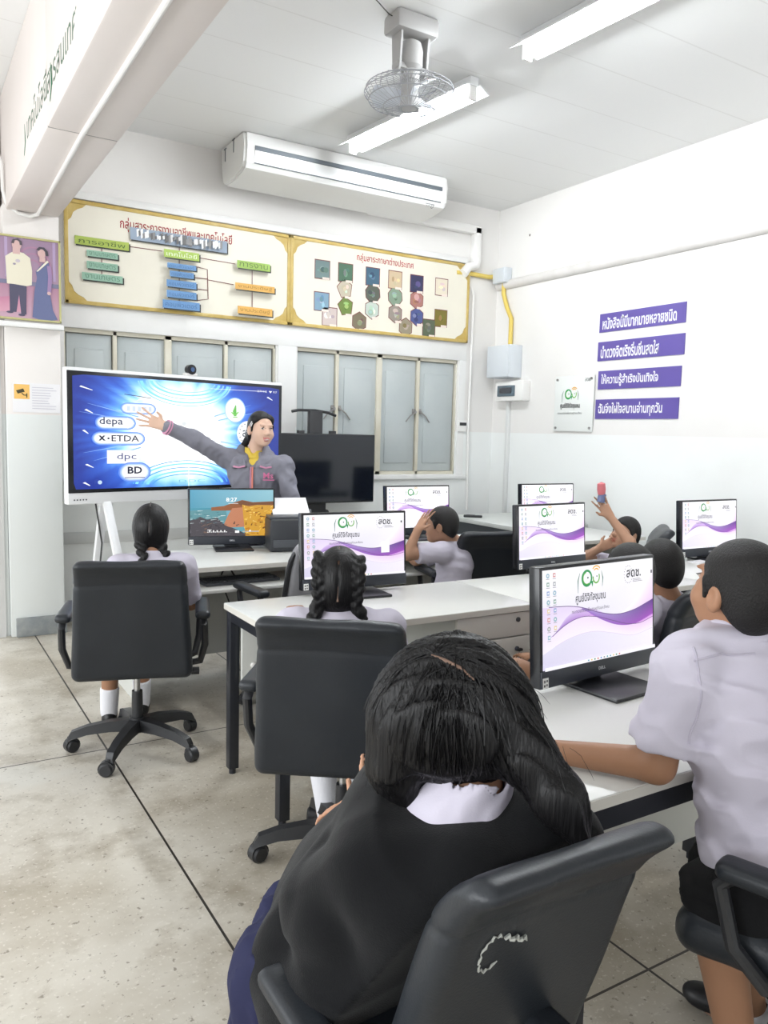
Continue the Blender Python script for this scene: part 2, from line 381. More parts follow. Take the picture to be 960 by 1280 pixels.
def floor_mat():
    m = bpy.data.materials.new('worn terrazzo'); m.use_nodes = True; nt = m.node_tree; N = nt.nodes; L = nt.links; b = N['Principled BSDF']
    g = N.new('ShaderNodeNewGeometry'); pos = g.outputs['Position']
    def noise(s, d, lo, hi, amt):
        n = N.new('ShaderNodeTexNoise'); n.inputs['Scale'].default_value = s; n.inputs['Detail'].default_value = d; n.inputs['Roughness'].default_value = 0.6; L.new(pos, n.inputs['Vector'])
        r = N.new('ShaderNodeMapRange'); r.inputs[1].default_value = lo; r.inputs[2].default_value = hi; r.inputs[4].default_value = amt; L.new(n.outputs['Fac'], r.inputs[0]); return r.outputs[0]
    cur = None
    def mix(fac, col, cur):
        x = N.new('ShaderNodeMix'); x.data_type = 'RGBA'; L.new(fac, x.inputs['Factor'])
        if isinstance(cur, tuple): x.inputs['A'].default_value = (*cur, 1)
        else: L.new(cur, x.inputs['A'])
        x.inputs['B'].default_value = (*col, 1); return x.outputs['Result']
    cur = mix(noise(1.1, 6, 0.43, 0.60, 0.85), (0.40, 0.355, 0.28), (0.61, 0.575, 0.505))
    cur = mix(noise(3.1, 8, 0.50, 0.66, 0.8), (0.31, 0.265, 0.20), cur)
    cur = mix(noise(0.8, 3, 0.58, 0.62, 0.6), (0.64, 0.63, 0.58), cur)
    cur = mix(noise(70, 2, 0.60, 0.68, 0.5), (0.72, 0.69, 0.62), cur)
    cur = mix(noise(45, 3, 0.62, 0.69, 0.8), (0.20, 0.17, 0.13), cur)
    cur = mix(noise(7, 3, 0.735, 0.76, 0.6), (0.16, 0.14, 0.11), cur)
    sx = N.new('ShaderNodeSeparateXYZ'); L.new(pos, sx.inputs[0])
    def seam(sock, origin, pitch, w):
        a = N.new('ShaderNodeMath'); a.operation = 'SUBTRACT'; a.inputs[1].default_value = origin; L.new(sock, a.inputs[0])
        p = N.new('ShaderNodeMath'); p.operation = 'PINGPONG'; p.inputs[1].default_value = pitch/2; L.new(a.outputs[0], p.inputs[0])
        c = N.new('ShaderNodeMath'); c.operation = 'LESS_THAN'; c.inputs[1].default_value = w; L.new(p.outputs[0], c.inputs[0]); return c.outputs[0]
    cur = mix(seam(sx.outputs['X'], 0.779, 0.99, 0.0042), (0.03, 0.026, 0.022), cur)
    cur = mix(seam(sx.outputs['Y'], 1.38, 2.3, 0.004), (0.05, 0.042, 0.035), cur)
    L.new(cur, b.inputs['Base Color']); b.inputs['Roughness'].default_value = 0.38; b.inputs['Specular IOR Level'].default_value = 0.4
    return m
def ceil_mat():
    m = bpy.data.materials.new('ceiling boards'); m.use_nodes = True; nt = m.node_tree; N = nt.nodes; L = nt.links; b = N['Principled BSDF']
    g = N.new('ShaderNodeNewGeometry'); sx = N.new('ShaderNodeSeparateXYZ'); L.new(g.outputs['Position'], sx.inputs[0])
    a = N.new('ShaderNodeMath'); a.operation = 'SUBTRACT'; a.inputs[1].default_value = 4.06; L.new(sx.outputs['Y'], a.inputs[0])
    p = N.new('ShaderNodeMath'); p.operation = 'PINGPONG'; p.inputs[1].default_value = 0.24; L.new(a.outputs[0], p.inputs[0])
    n = N.new('ShaderNodeTexNoise'); n.inputs['Scale'].default_value = 2.2; L.new(g.outputs['Position'], n.inputs['Vector'])
    w = N.new('ShaderNodeMath'); w.operation = 'MULTIPLY'; w.inputs[1].default_value = 0.009; L.new(n.outputs['Fac'], w.inputs[0])
    c = N.new('ShaderNodeMath'); c.operation = 'LESS_THAN'; L.new(p.outputs[0], c.inputs[0]); L.new(w.outputs[0], c.inputs[1])
    x = N.new('ShaderNodeMix'); x.data_type = 'RGBA'; L.new(c.outputs[0], x.inputs['Factor']); x.inputs['A'].default_value = (0.84, 0.845, 0.84, 1); x.inputs['B'].default_value = (0.755, 0.755, 0.745, 1)
    L.new(x.outputs['Result'], b.inputs['Base Color']); b.inputs['Roughness'].default_value = 0.6; return m
struct(MB().bx((XL-.2, YN, -0.1), (XR+.2, YB+.2, 0)).obj('floor', floor_mat()))
struct(MB().bx((XL-.2, YN, ZC), (XR+.2, YB+.2, ZC+.1)).obj('ceiling', ceil_mat()))
struct(MB().bx((XR, YN, 0), (XR+.2, YB+.2, ZC)).obj('wall_right', M_wall))
# back wall with its two window openings
W1, W2, WZ = (1.06, 2.755), (2.955, 4.68), (1.105, 2.215)
w = MB()
w.bx((0.62, YB, 0), (XR, YB+.2, WZ[0])); w.bx((0.62, YB, WZ[1]), (XR, YB+.2, ZC))
w.bx((0.62, YB, WZ[0]), (W1[0], YB+.2, WZ[1])); w.bx((W1[1], YB, WZ[0]), (W2[0], YB+.2, WZ[1])); w.bx((W2[1], YB, WZ[0]), (XR, YB+.2, WZ[1]))
struct(w.obj('wall_back', M_wall))
# wall left of the pillar with an open doorway letting daylight in
w = MB(); w.bx((XL, YB-.15, 0), (-.85, YB+.05, ZC)); w.bx((-.85, YB-.15, 2.25), (.62, YB+.05, ZC)); w.bx((.585, YB-.28, 0), (.625, YB+.05, 2.25))
struct(w.obj('wall_back_left', M_pillar))
d1 = struct(MB().bx((.545, YB-.30, 0), (.60, YB-.1, 2.22)).bx((-.88, YB-.2, 2.17), (.6, YB-.1, 2.25)).obj('door_1', mat('grey door frame', (0.62, 0.62, 0.61), 0.5)))
w = MB(); w.bx((XL-.2, YN, 0), (XL, YB, 0.85)); w.bx((XL-.2, YN, 2.6), (XL, YB, ZC))
for y in (YN+.2, 0.6, 3.4, YB-.2): w.bx((XL-.2, y-.2, .85), (XL, y+.2, 2.6))
struct(w.obj('wall_left', M_pillar))
w = MB(); w.bx((XL-.2, YN-.2, 0), (XR+.2, YN, .9)); w.bx((XL-.2, YN-.2, 2.5), (XR+.2, YN, ZC))
for xa, xb in ((XL-.2, -2.6), (-.9, .1), (1.8, 2.8), (4.5, XR+.2)): w.bx((xa, YN-.2, .9), (xb, YN, 2.5))
struct(w.obj('wall_near', M_pillar))
# pillar, its kerb, and the beam that runs over the room
struct(MB().bx((0.628, 5.97, 0), (0.982, YB+.1, 2.95), bev=.008).obj('pillar', M_pillar))
struct(MB().bx((0.66, 5.945, 0), (0.99, 5.98, 0.135), bev=.006).bx((.965, 5.96, 0), (.995, YB, .135), bev=.006).obj('trim_1', mat('grey painted kerb', (0.20, 0.225, 0.24), 0.6, mottling=(9, (0.36, 0.37, 0.36), 0.8))))
struct(MB().bx((XR-.9, YB-.03, 0), (.99, YB, .13)).obj('baseboard_back', mat('grey painted kerb')))
beam = struct(MB().bx((0.65, YN, 2.915), (0.985, 4.235, ZC), bev=.012).bx((0.65, 4.243, 2.915), (0.985, YB, ZC), bev=.012).obj('beam', M_beam))
struct(MB().bx((0.656, 4.22, 2.92), (0.979, 4.25, ZC)).obj('trim_2', mat('grey joint filler', (0.30, 0.285, 0.27), 0.7)))
# beam lettering
def on_left(x0):     # picture plane on a face looking towards -x: u runs towards -y (reads from the room), v up
    return lambda u, v, z: (x0-z, -u, v)
GREEN = srgb(52, 92, 74)
pc = Pic(1, 1, on_left(0.65), .0004)
pc.text('เทคโนโลยีสารสนเทศ', -4.19, 3.05, h=.14, w=1.42, col=srgb(84, 112, 94), bold=.006)
for yy in (-5.02, -4.13): pc.line([(yy, 3.0), (yy+.05, 3.06), (yy+.03, 3.16)], [.02, .035, .01], srgb(25, 110, 75))
M_print = mat('printed ink', attr=True, rough=0.5, spec=0.3)
tag(pc.obj('beam_lettering', M_print), 'green painted script lettering along the side of the ceiling beam', 'lettering')
tag(MB().tube([(0.80, YN+.2, 2.905), (0.805, 4.2, 2.905), (0.845, 5.93, 2.905), (0.80, 5.955, 2.89), (0.72, 5.955, 2.90), (0.655, 5.955, 2.95), (0.635, 5.955, 3.03), (0.632, 5.955, 3.2), (0.60, 5.99, 3.30)], .0125, 10).obj('conduit_pipe', mat('white plastic', (0.83, 0.82, 0.80), 0.4)), 'white conduit running along the underside of the ceiling beam', 'pipe')
# windows: grey shutter panels in yellowed frames
M_shut = mat('grey blue shutter paint', (0.445, 0.49, 0.495), 0.5, mottling=(2.5, (0.52, 0.555, 0.55), 0.6))
M_frame = mat('yellowed window frame', (0.62, 0.585, 0.475), 0.5, mottling=(4, (0.68, 0.66, 0.58), 0.5))
M_steel = mat('dull steel', (0.35, 0.34, 0.33), 0.4, metal=0.8)
def shutters(n, x0, x1, cuts, handles):
    root = struct(MB().bx((x0, YB+.075, WZ[0]), (x1, YB+.12, WZ[1])).obj('window_%d' % n, mat('window dark backing', (0.38, 0.42, 0.42), .6)))
    fr = MB(); xs = [x0]+cuts+[x1]
    for i, x in enumerate(xs):
        wd_ = .022 if i in (0, len(xs)-1) else (.055 if i == 2 else .03)
        fr.bx((x-wd_/2, YB+.02, WZ[0]), (x+wd_/2, YB+.075, WZ[1]), bev=.003)
    fr.bx((x0, YB+.02, WZ[1]-.03), (x1, YB+.075, WZ[1])); fr.bx((x0, YB+.02, WZ[0]), (x1, YB+.075, WZ[0]+.03)); fr.obj('frame', M_frame, root)
    for a, b in zip(xs[:-1], xs[1:]):
        p = MB(); a2, b2, z0, z1 = a+.022, b-.022, WZ[0]+.032, WZ[1]-.035
        p.bx((a2, YB+.045, z0), (b2, YB+.076, z1), bev=.003)
        p.bx((a2+.055, YB+.034, z0+.075), (b2-.055, YB+.05, z1-.11), bev=.011)
        p.obj('shutter_panel', M_shut, root)
    for x in handles:
        for s in (-1, 1):
            h = MB(); h.cyl((x+s*.03, YB+.05, 1.70), (x+s*.03, YB+.01, 1.70), .014, n=12); h.tube([(x+s*.03, YB+.012, 1.70), (x+s*.09, YB+.01, 1.66), (x+s*.135, YB+.015, 1.605)], .007, 6); h.bx((x+s*.03-.02, YB+.035, 1.68), (x+s*.03+.02, YB+.047, 1.73))
            h.obj('shutter_handle', M_steel, root)
    return root
shutters(1, W1[0], W1[1], [1.43, 1.84, 2.32], [])
shutters(2, W2[0], W2[1], [3.36, 3.80, 4.235], [3.36, 4.235])
t = MB(); t.bx((.985, YB-.012, WZ[1]), (4.77, YB+.03, 2.375), bev=.004); t.bx((W1[1]+.015, YB-.01, WZ[0]), (W2[0]-.015, YB+.03, WZ[1])); t.bx((W2[1]+.01, YB-.01, WZ[0]), (W2[1]+.09, YB+.03, WZ[1]))
struct(t.obj('trim_3', M_white))
struct(MB().bx((1.0, YB-.03, WZ[0]-.045), (4.80, YB+.03, WZ[0]-.002), bev=.006).obj('trim_4', M_white))
struct(MB().bx((1.0, YB-.014, .595), (4.8, YB+.01, .685), bev=.004).obj('trim_5', mat('grey wall rail', (0.60, 0.61, 0.60), .5)))
# ledge high on the back wall above the banner, and the round ledge along the right wall
struct(MB().bx((.99, YB-.05, 3.135), (4.72, YB, 3.19), bev=.008).obj('trim_6', M_white))
led = MB(); led.tube([(XR-.005, YN, 2.968), (XR-.005, YB-.03, 2.968)], .046, 14)
struct(led.obj('trim_7', mat('pale grey ledge paint', (0.70, 0.68, 0.66), .5, mottling=(6, (0.56, 0.54, 0.51), .5))))
# drain cover along the wall from the air conditioner
t = MB(); t.bx((3.6, YB-.075, 3.42), (4.86, YB, 3.50), bev=.012); t.bx((4.78, YB-.075, 3.16), (4.86, YB, 3.49), bev=.012)
t.tube([(4.82, YB-.052, 3.19), (4.81, YB-.052, 3.13), (4.72, YB-.055, 3.10), (4.66, YB-.06, 3.03)], .045, 12)
tag(t.obj('pipe_cover', mat('white plastic')), 'white duct cover bending down the wall beside the right end of the banner', 'duct')
# yellow conduit and boxes in the corner
M_yel = mat('yellow conduit', (0.72, 0.55, 0.13), .4)
y1 = MB().tube([(4.60, YB-.03, 3.04), (4.75, YB-.03, 3.05), (5.0, YB-.03, 3.045), (5.10, YB-.03, 3.06)], .022, 10)
tag(y1.obj('conduit_pipe', M_yel), 'yellow conduit lying across the corner to the small junction box', 'pipe')
y2 = MB().tube([(XR-.03, 6.16, 2.98), (XR-.03, 6.16, 2.88), (XR-.03, 6.10, 2.74), (XR-.03, 6.03, 2.63), (XR-.03, 6.03, 2.36)], .022, 10)
tag(y2.obj('conduit_pipe', M_yel), 'yellow conduit dropping from the junction box to the tall grey box', 'pipe')
M_gbox = mat('pale grey plastic', (0.66, 0.70, 0.74), .4)
b_ = thing('junction_box', 'small white junction box where the two yellow conduits meet', 'electrical box', (XR-.05, 6.18, 2.98))
MB().bx((-.045, -.1, 0), (.05, .08, .14), bev=.006).obj('box_body', M_gbox, b_); MB().bx((-.052, -.09, .01), (-.042, .07, .13), bev=.004).obj('cover', M_gbox, b_)
b_ = thing('switch_box', 'tall grey electrical box under the yellow conduit', 'electrical box', (XR-.10, 6.03, 2.055))
MB().bx((-.055, -.15, 0), (.1, .17, .31), bev=.008).obj('box_body', M_gbox, b_); MB().bx((-.075, -.15, .004), (-.052, .17, .306), bev=.008).obj('cover', M_gbox, b_)
b_ = thing('breaker_box', 'white breaker box with dark window below the tall grey box', 'electrical box', (XR-.08, 5.95, 1.83))
MB().bx((-.02, -.21, 0), (.08, .20, .195), bev=.012).obj('box_body', mat('white plastic'), b_)
MB().bx((-.03, -.10, .045), (-.018, .155, .15), bev=.006).obj('window', mat('smoked plastic', (.10, .14, .17), .2), b_)
MB().bx((-.036, -.06, .075), (-.028, .12, .13), bev=.003).obj('breaker', mat('dark grey plastic', (.06, .065, .075), .4), b_)
tag(MB().bx((XR-.04, 6.01, .72), (XR, 6.045, 1.83), bev=.006).obj('conduit_pipe', mat('pale conduit', (.70, .71, .70), .45)), 'pale square conduit running down the wall from the breaker box', 'pipe')
tag(MB().tube([(4.74, YB-.02, 2.935), (4.79, YB-.02, 2.93), (4.825, YB-.02, 2.86), (4.822, YB-.02, 2.4), (4.815, YB-.02, 1.6), (4.835, YB-.02, .75)], .012, 8).obj('conduit_pipe', mat('white plastic')), 'thin white conduit running down beside the right end of the banner', 'pipe')
b_ = thing('light_switch', 'small white wall switch with dark slot beside the right window', 'switch', (4.745, YB-.012, 1.585))
MB().bx((-.05, -.014, -.06), (.05, .004, .05), bev=.004).obj('plate', mat('white plastic'), b_); MB().bx((-.04, -.018, 0), (.04, -.012, .03)).obj('rocker', mat('black plastic', (.02, .021, .024), .4), b_)

# ------------------------------------------------------------------ banner over the windows
def on_back(y0):
    return lambda u, v, z: (u, y0-z, v)
BX0, BX1, BXM, BZ0, BZ1 = 1.065, 4.755, 2.86, 2.385, 3.13
ban = thing('banner_board', 'long cream school board with gold borders above the shuttered windows', 'board', (2.9, YB-.03, BZ0))
MB().bx((BX0, YB-.032, BZ0), (BX1, YB-.004, BZ1)).obj('backing', mat('board backing', (.70, .66, .55), .5), ban, world=True)
M_gold = mat('dull gold border', (.52, .37, .10), .45, mottling=(12, (.62, .48, .18), .7))
M_cream = mat('cream vinyl', (.80, .765, .655), .45, mottling=(2.2, (.74, .70, .60), .5))
for x0, x1 in ((BX0, BXM), (BXM, BX1)):
    def ip(m, z0=BZ0, z1=BZ1, st=0.0):     # panel outline with stepped inner corners
        a, b, c, d = x0+m, x1-m, z0+m, z1-m
        if not st: return [(a, c), (b, c), (b, d), (a, d)]
        o = []
        for (cx, cy, sx, sy) in ((a, c, 1, 1), (b, c, -1, 1), (b, d, -1, -1), (a, d, 1, -1)):
            q = [(cx, cy+sy*st), (cx+sx*st*.18, cy+sy*st*.82), (cx+sx*st*.30, cy+sy*st*.50), (cx+sx*st*.52, cy+sy*st*.32), (cx+sx*st*.80, cy+sy*st*.20), (cx+sx*st, cy)]
            o += q if sx*sy > 0 else q[::-1]
        return o
    f = MB(); fn = lambda a, b, d: (a, YB-.032-d, b)
    g = MB()
    for q in (((x0, BZ0), (x1, BZ0+.028)), ((x0, BZ1-.028), (x1, BZ1)), ((x0, BZ0), (x0+.028, BZ1)), ((x1-.028, BZ0), (x1, BZ1))):
        g.bx((q[0][0], YB-.046, q[0][1]), (q[1][0], YB-.03, q[1][1]), bev=.005)
    f.prism(ip(.0), 0, .004, fn); f.obj('border', M_gold, ban, world=True)
    MB().prism(ip(.026, st=.13), .003, .007, fn).obj('panel', M_cream, ban, world=True)
    g.obj('frame', M_gold, ban, world=True)
pc = Pic(1, 1, on_back(YB-.0395), .0006)
def T(x, y): return (x, y)
def bk(px, py):           # measured place on the banner plane
    d = _f + _r*((px-480)/CAM_F) - _u*((py-640)/CAM_F); t = (YB-.04)/d[1]; return (d[0]*t, 1.5+d[2]*t)
RED = srgb(150, 40, 45)
a = bk(150, 285); b2 = bk(290, 312)
pc.text('กลุ่มสาระการงานอาชีพและเทคโนโลยี', (a[0]+b2[0])/2, bk(220, 300)[1]+.005, w=b2[0]-a[0], h=.105, col=RED, bold=.012)
def chart_box(p0, p1, col, edge=srgb(70, 80, 60), text=None, tcol=None):
    (x0, z1), (x1, z0) = bk(*p0), bk(*p1); hh = abs(z1-z0)
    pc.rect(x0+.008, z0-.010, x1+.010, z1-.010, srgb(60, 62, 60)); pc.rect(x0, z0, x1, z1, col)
    if text: pc.text(text, (x0+x1)/2, z0+hh*.22, w=(x1-x0)*.86, h=hh*.58, col=tcol or srgb(90, 110, 60))
def seg(*p):
    q = [bk(*k) for k in p]; pc.line(q, .006, srgb(110, 50, 50))
seg((160, 308), (203, 314)); seg((247, 322), (294, 330)); seg((224, 306), (224, 384)); seg((315, 338), (315, 386)); seg((243, 333), (259, 337), (260, 374), (243, 376)); seg((260, 350), (292, 356)); seg((127, 300), (127, 350)); seg((243, 347), (259, 349)); seg((243, 361), (259, 363))
chart_box((93, 294), (161, 314), srgb(168, 186, 92), text='การอาชีพ')
for p in (((108, 312), (147, 325)), ((108, 326), (147, 340)), ((102, 340), (153, 355))): chart_box(*p, srgb(150, 186, 166), text='งานเกษตร', tcol=srgb(100, 140, 120))
chart_box((162, 284), (283, 317), srgb(150, 164, 182))
(x0, z1), (x1, z0) = bk(162, 284), bk(283, 317)
for i in range(44):       # the silver foil letters have cracked into bright flakes
    u = x0+.05+(x1-x0-.1)*i/44; hgt = rng.uniform(.03, .085); zc = (z0+z1)/2+rng.uniform(-.012, .012); pc.poly([(u, zc-hgt/2), (u+.016, zc-hgt/2+.01), (u+rng.uniform(.01, .022), zc+hgt/2), (u-.003, zc+hgt/2-.008)], srgb(*(int(rng.choice([110, 140, 222, 238])),)*3))
chart_box((203, 312), (247, 328), srgb(168, 194, 96), text='เทคโนโลยี', tcol=srgb(235, 240, 220)); chart_box((294, 326), (335, 341), srgb(150, 180, 90), text='การงาน')
for p in (((207, 329), (243, 340)), ((210, 339), (240, 350)), ((206, 350), (243, 363)), ((206, 363), (243, 376)), ((201, 375), (247, 390))): chart_box(*p, srgb(106, 146, 190), text='คอมพิวเตอร์', tcol=srgb(70, 105, 150))
for p in (((291, 354), (340, 368)), ((294, 383), (337, 397))): chart_box(*p, srgb(214, 168, 92), text='งานประดิษฐ์', tcol=srgb(150, 110, 50))
pc.obj('organisation_chart', M_print, ban, world=True)
pc = Pic(1, 1, on_back(YB-.0395), .0006)
a = bk(446, 323); b2 = bk(517, 334)
pc.text('กลุ่มสาระภาษาต่างประเทศ', (a[0]+b2[0])/2, bk(480, 333)[1], w=b2[0]-a[0], h=.085, col=srgb(170, 45, 55), bold=.012); pc.obj('title', M_print, ban, world=True)
pics = [(403, 337, 0, (110, 130, 130)), (432, 341, 0, (80, 110, 90)), (466, 346, 0, (70, 100, 120)), (494, 350, 0, (200, 180, 150)), (521, 355, 0, (60, 60, 90)), (552, 359, 0, (225, 215, 195)),
        (431, 361, 5, (190, 180, 160)), (466, 367, 8, (90, 95, 85)), (494, 371, 8, (130, 150, 130)), (521, 375, 6, (170, 120, 110)), (402, 377, 0, (130, 160, 180)), (432, 383, 5, (110, 130, 70)), (465, 387, 6, (190, 200, 190)),
        (494, 392, 6, (150, 140, 130)), (521, 396, 6, (80, 90, 140)), (412, 396, 0, (205, 190, 185)), (449, 402, 6, (120, 110, 90)), (551, 398, 0, (120, 110, 50)), (507, 409, 6, (150, 140, 120)), (536, 410, 0, (90, 100, 80))]
for i, (px, py, n, c) in enumerate(pics):
    pc = Pic(1, 1, on_back(YB-.0395), .0006)
    cx, cz = bk(px, py); r = .068; rr = np.random.default_rng(i)
    if n == 0: pts = [(cx-r, cz-r*1.1), (cx+r, cz-r*1.1), (cx+r, cz+r*1.1), (cx-r, cz+r*1.1)]
    else: pts = [(cx+r*1.12*math.cos(6.283*k/n+.5), cz+r*1.2*math.sin(6.283*k/n+.5)) for k in range(n)]
    pc.poly([(x+(x-cx)*.1, y+(y-cz)*.1) for x, y in pts], srgb(120, 70, 70)); pc.poly(pts, srgb(*c))
    for k in range(5):
        q = np.clip(np.array(c)+rr.integers(-40, 45)+rr.integers(-14, 15, 3), 20, 245); an = rr.uniform(0, 6.28); d_ = rr.uniform(0, .033)
        pc.disc(cx+d_*math.cos(an), cz+d_*math.sin(an), rr.uniform(.012, .03), srgb(*q), 9, ry=rr.uniform(.01, .03))
    pc.rect(cx+.0, cz-r*1.22, cx+r*.98, cz-r*.92, srgb(235, 220, 210)); pc.obj('picture_card', M_print, ban, world=True)

# ------------------------------------------------------------------ portrait, notice on the pillar
M_paper = mat('white paper', (.82, .81, .83), .6)
por = thing('portrait_picture', 'gold-edged portrait of a standing couple hung high on the pillar', 'picture', (.62, 5.955, 2.19))
PX0, PX1, PZ0, PZ1 = .255, .985, 2.195, 2.75
MB().bx((PX0, 5.945, PZ0), (PX1, 5.968, PZ1)).obj('backing', mat('board backing'), por, world=True)
g = MB()
for q in (((PX0, PZ0), (PX1, PZ0+.014)), ((PX0, PZ1-.014), (PX1, PZ1)), ((PX0, PZ0), (PX0+.014, PZ1)), ((PX1-.014, PZ0), (PX1, PZ1))): g.bx((q[0][0], 5.936, q[0][1]), (q[1][0], 5.95, q[1][1]), bev=.003)
g.obj('frame', mat('thin green gold frame', (.50, .47, .22), .4), por, world=True)
pc = Pic(1, 1, lambda u, v, z: (PX0+u*(PX1-PX0), 5.9445-z, PZ0+v*(PZ1-PZ0)), .0003)
pc.strip([0, .5, 1], [0]*3, [.45]*3, srgb(196, 160, 178), srgb(170, 120, 145)); pc.strip([0, .5, 1], [.45]*3, [1]*3, srgb(168, 138, 164), srgb(146, 118, 146))
for x in (.40, .52, .60, .93, .30, .18, .08): pc.rect(x, .5, x+.025, .97, srgb(172, 150, 186))
for r_ in (.2, .15, .10): pc.ring(.76, .58, r_*.8, .018, srgb(168, 120, 150), 0, 180, ry=r_*1.5)
pc.rect(0, .42, 1, .47, srgb(110, 110, 140)); pc.strip([0, .4, .7], [.05, .08, .10], [.2, .24, .3], srgb(206, 150, 170), srgb(190, 120, 150))
sk, wh, nv = srgb(208, 172, 168), srgb(226, 220, 198), srgb(52, 52, 84)
pc.poly([(.555, .09), (.555, .45), (.70, .45), (.695, .07), (.65, .07), (.635, .3), (.61, .09)], nv); pc.disc(.555, .085, .03, nv, 12, ry=.014); pc.disc(.655, .062, .03, nv, 12, ry=.014)
pc.poly([(.535, .42), (.53, .62), (.525, .74), (.575, .79), (.61, .81), (.68, .80), (.735, .75), (.75, .60), (.745, .43), (.70, .41), (.60, .42)], wh); pc.rect(.588, .78, .65, .85, sk); pc.disc(.622, .885, .04, sk, 18, ry=.055); pc.line([(.588, .90), (.60, .945), (.63, .955), (.655, .93), (.66, .89)], .022, srgb(70, 60, 70)); pc.disc(.63, .70, .02, srgb(190, 180, 190), 10); pc.disc(.60, .66, .013, srgb(150, 140, 160), 8)
pc.poly([(.745, .045), (.765, .35), (.79, .52), (.78, .60), (.84, .70), (.895, .72), (.905, .60), (.895, .40), (.925, .15), (.965, .04), (.90, .02), (.80, .025)], srgb(84, 96, 140)); pc.poly([(.785, .60), (.80, .60), (.895, .73), (.88, .745)], wh); pc.rect(.815, .72, .865, .78, sk); pc.disc(.835, .82, .036, sk, 18, ry=.05); pc.line([(.80, .855), (.82, .885), (.85, .885), (.875, .85), (.88, .80)], .026, srgb(40, 38, 56)); pc.line([(.895, .68), (.905, .55), (.895, .36)], .035, srgb(150, 120, 165)); pc.disc(.893, .35, .018, sk, 10, ry=.022)
pc.b.c = [tuple(.92*a+.08*b for a, b in zip(c, (.80, .74, .76))) for c in pc.b.c]; pc.obj('picture', M_print, por, world=True)
tag(MB().bx((.25, 5.90, 2.145), (.995, 5.97, 2.178), bev=.003).obj('ledge', M_white), 'narrow white wooden ledge under the portrait on the pillar', 'shelf')
MBw = MB().bx((.668, 5.966, 1.575), (.972, 5.9695, 1.775))
nt_ = tag(MBw.obj('notice_paper', M_paper), 'white paper notice with orange camera symbol taped to the pillar', 'notice')
pc = Pic(1, 1, lambda u, v, z: (u, 5.9658-z, v), .0003)
pc.rect(.677, 1.665, .775, 1.765, srgb(236, 190, 110)); pc.poly([(.69, 1.722), (.735, 1.737), (.745, 1.715), (.70, 1.70)], srgb(70, 66, 50)); pc.line([(.725, 1.705), (.74, 1.692), (.755, 1.692)], .007, srgb(70, 66, 50)); pc.line([(.757, 1.675), (.757, 1.705)], .007, srgb(70, 66, 50))
for k in range(9): pc.rect(.79, 1.745-.018*k, .79+rng.uniform(.10, .16), 1.749-.018*k, srgb(196, 194, 205))
pc.obj('print', M_print, nt_)
# ------------------------------------------------------------------ right wall signs
def on_right(x0): return lambda u, v, z: (x0-z, -u, v)
VIO = srgb(92, 78, 152)
M_vio = mat('purple sign board', VIO, .5)
sayings = [('หนังสือนี้มีมากมายหลายชนิด', 4.90, 4.03, 2.39, 2.545, .93, 'topmost purple sign with white lettering on the right wall', .06), ('นำดวงจิตเริงรื่นชื่นสดใส', 4.905, 4.025, 2.15, 2.31, .74, 'purple wall sign second from the top of four', .05),
           ('ให้ความรู้สำเริงบันเทิงใจ', 4.885, 4.04, 1.91, 2.065, .76, 'purple wall sign third from the top of four', .05), ('ฉันจึงใฝ่ใจสมานอ่านทุกวัน', 4.90, 4.045, 1.66, 1.825, .84, 'lowest purple sign, right above the paint line of the wall', .05)]
for s, ya, yb, z0, z1, fr, lab, ml in sayings:
    o = tag(MB().bx((XR-.008, yb, z0), (XR-.0005, ya, z1)).obj('wall_sign', M_vio), lab, 'sign', 'purple signs on the right wall')
    pc = Pic(1, 1, on_right(XR-.008), .0004); pc.text(s, -ya+.035, z0+.022, w=(ya-yb-.06)*fr, h=(z1-z0)-.048, col=(.83, .83, .86), bold=.022, align='l'); pc.obj('lettering', M_print, o)
def owl(pc, x, y, s, small=True):            # the green ring emblem with its caption, s = width
    g1, g2 = srgb(40, 150, 84), srgb(110, 180, 60)
    pc.ring(x-.12*s, y+.20*s, .155*s, .05*s, g1, ry=.165*s); pc.ring(x-.12*s, y+.20*s, .125*s, .02*s, g2, 100, 300, ry=.13*s); pc.disc(x-.09*s, y+.21*s, .022*s, srgb(30, 80, 60), 12)
    pc.ring(x+.19*s, y+.20*s, .105*s, .035*s, g2, -190, 30, ry=.125*s); pc.disc(x+.21*s, y+.22*s, .018*s, srgb(30, 80, 60), 12); pc.poly([(x+.01*s, y+.12*s), (x+.09*s, y+.13*s), (x+.06*s, y-.01*s)], g1)
    for r_ in (.09, .15): pc.ring(x+.19*s, y+.30*s, r_*s, .03*s, srgb(240, 180, 70), 35, 145)
    pc.line([(x-.36*s, y+.33*s), (x-.42*s, y+.17*s), (x-.42*s, y-.1*s)], [.01*s, .03*s, .01*s], srgb(60, 120, 90)); pc.line([(x+.36*s, y+.33*s), (x+.41*s, y+.17*s), (x+.39*s, y-.02*s)], [.01*s, .03*s, .01*s], srgb(60, 120, 90))
    pc.text('ศูนย์ดิจิทัลชุมชน', x, y-.36*s, w=1.0*s, h=.25*s, col=srgb(30, 32, 34), bold=.014)
    if small: pc.text('กระทรวงดิจิทัลเพื่อเศรษฐกิจและสังคม', x, y-.55*s, w=1.25*s, h=.11*s, col=srgb(70, 72, 74), res=1)
ac = thing('acrylic_sign', 'white plaque with green ring emblem screwed to the right wall', 'sign', (XR-.02, 5.15, 1.55))
MB().bx((XR-.02, 4.915, 1.55), (XR-.012, 5.39, 2.042), bev=.003).obj('plate', mat('glossy white acrylic', (.80, .82, .80), .12), ac, world=True)
for y, z in ((4.945, 2.01), (5.36, 2.01), (4.945, 1.58), (5.36, 1.58)): MB().cyl((XR, y, z), (XR-.03, y, z), .011, n=12).obj('screw', M_steel, ac, world=True)
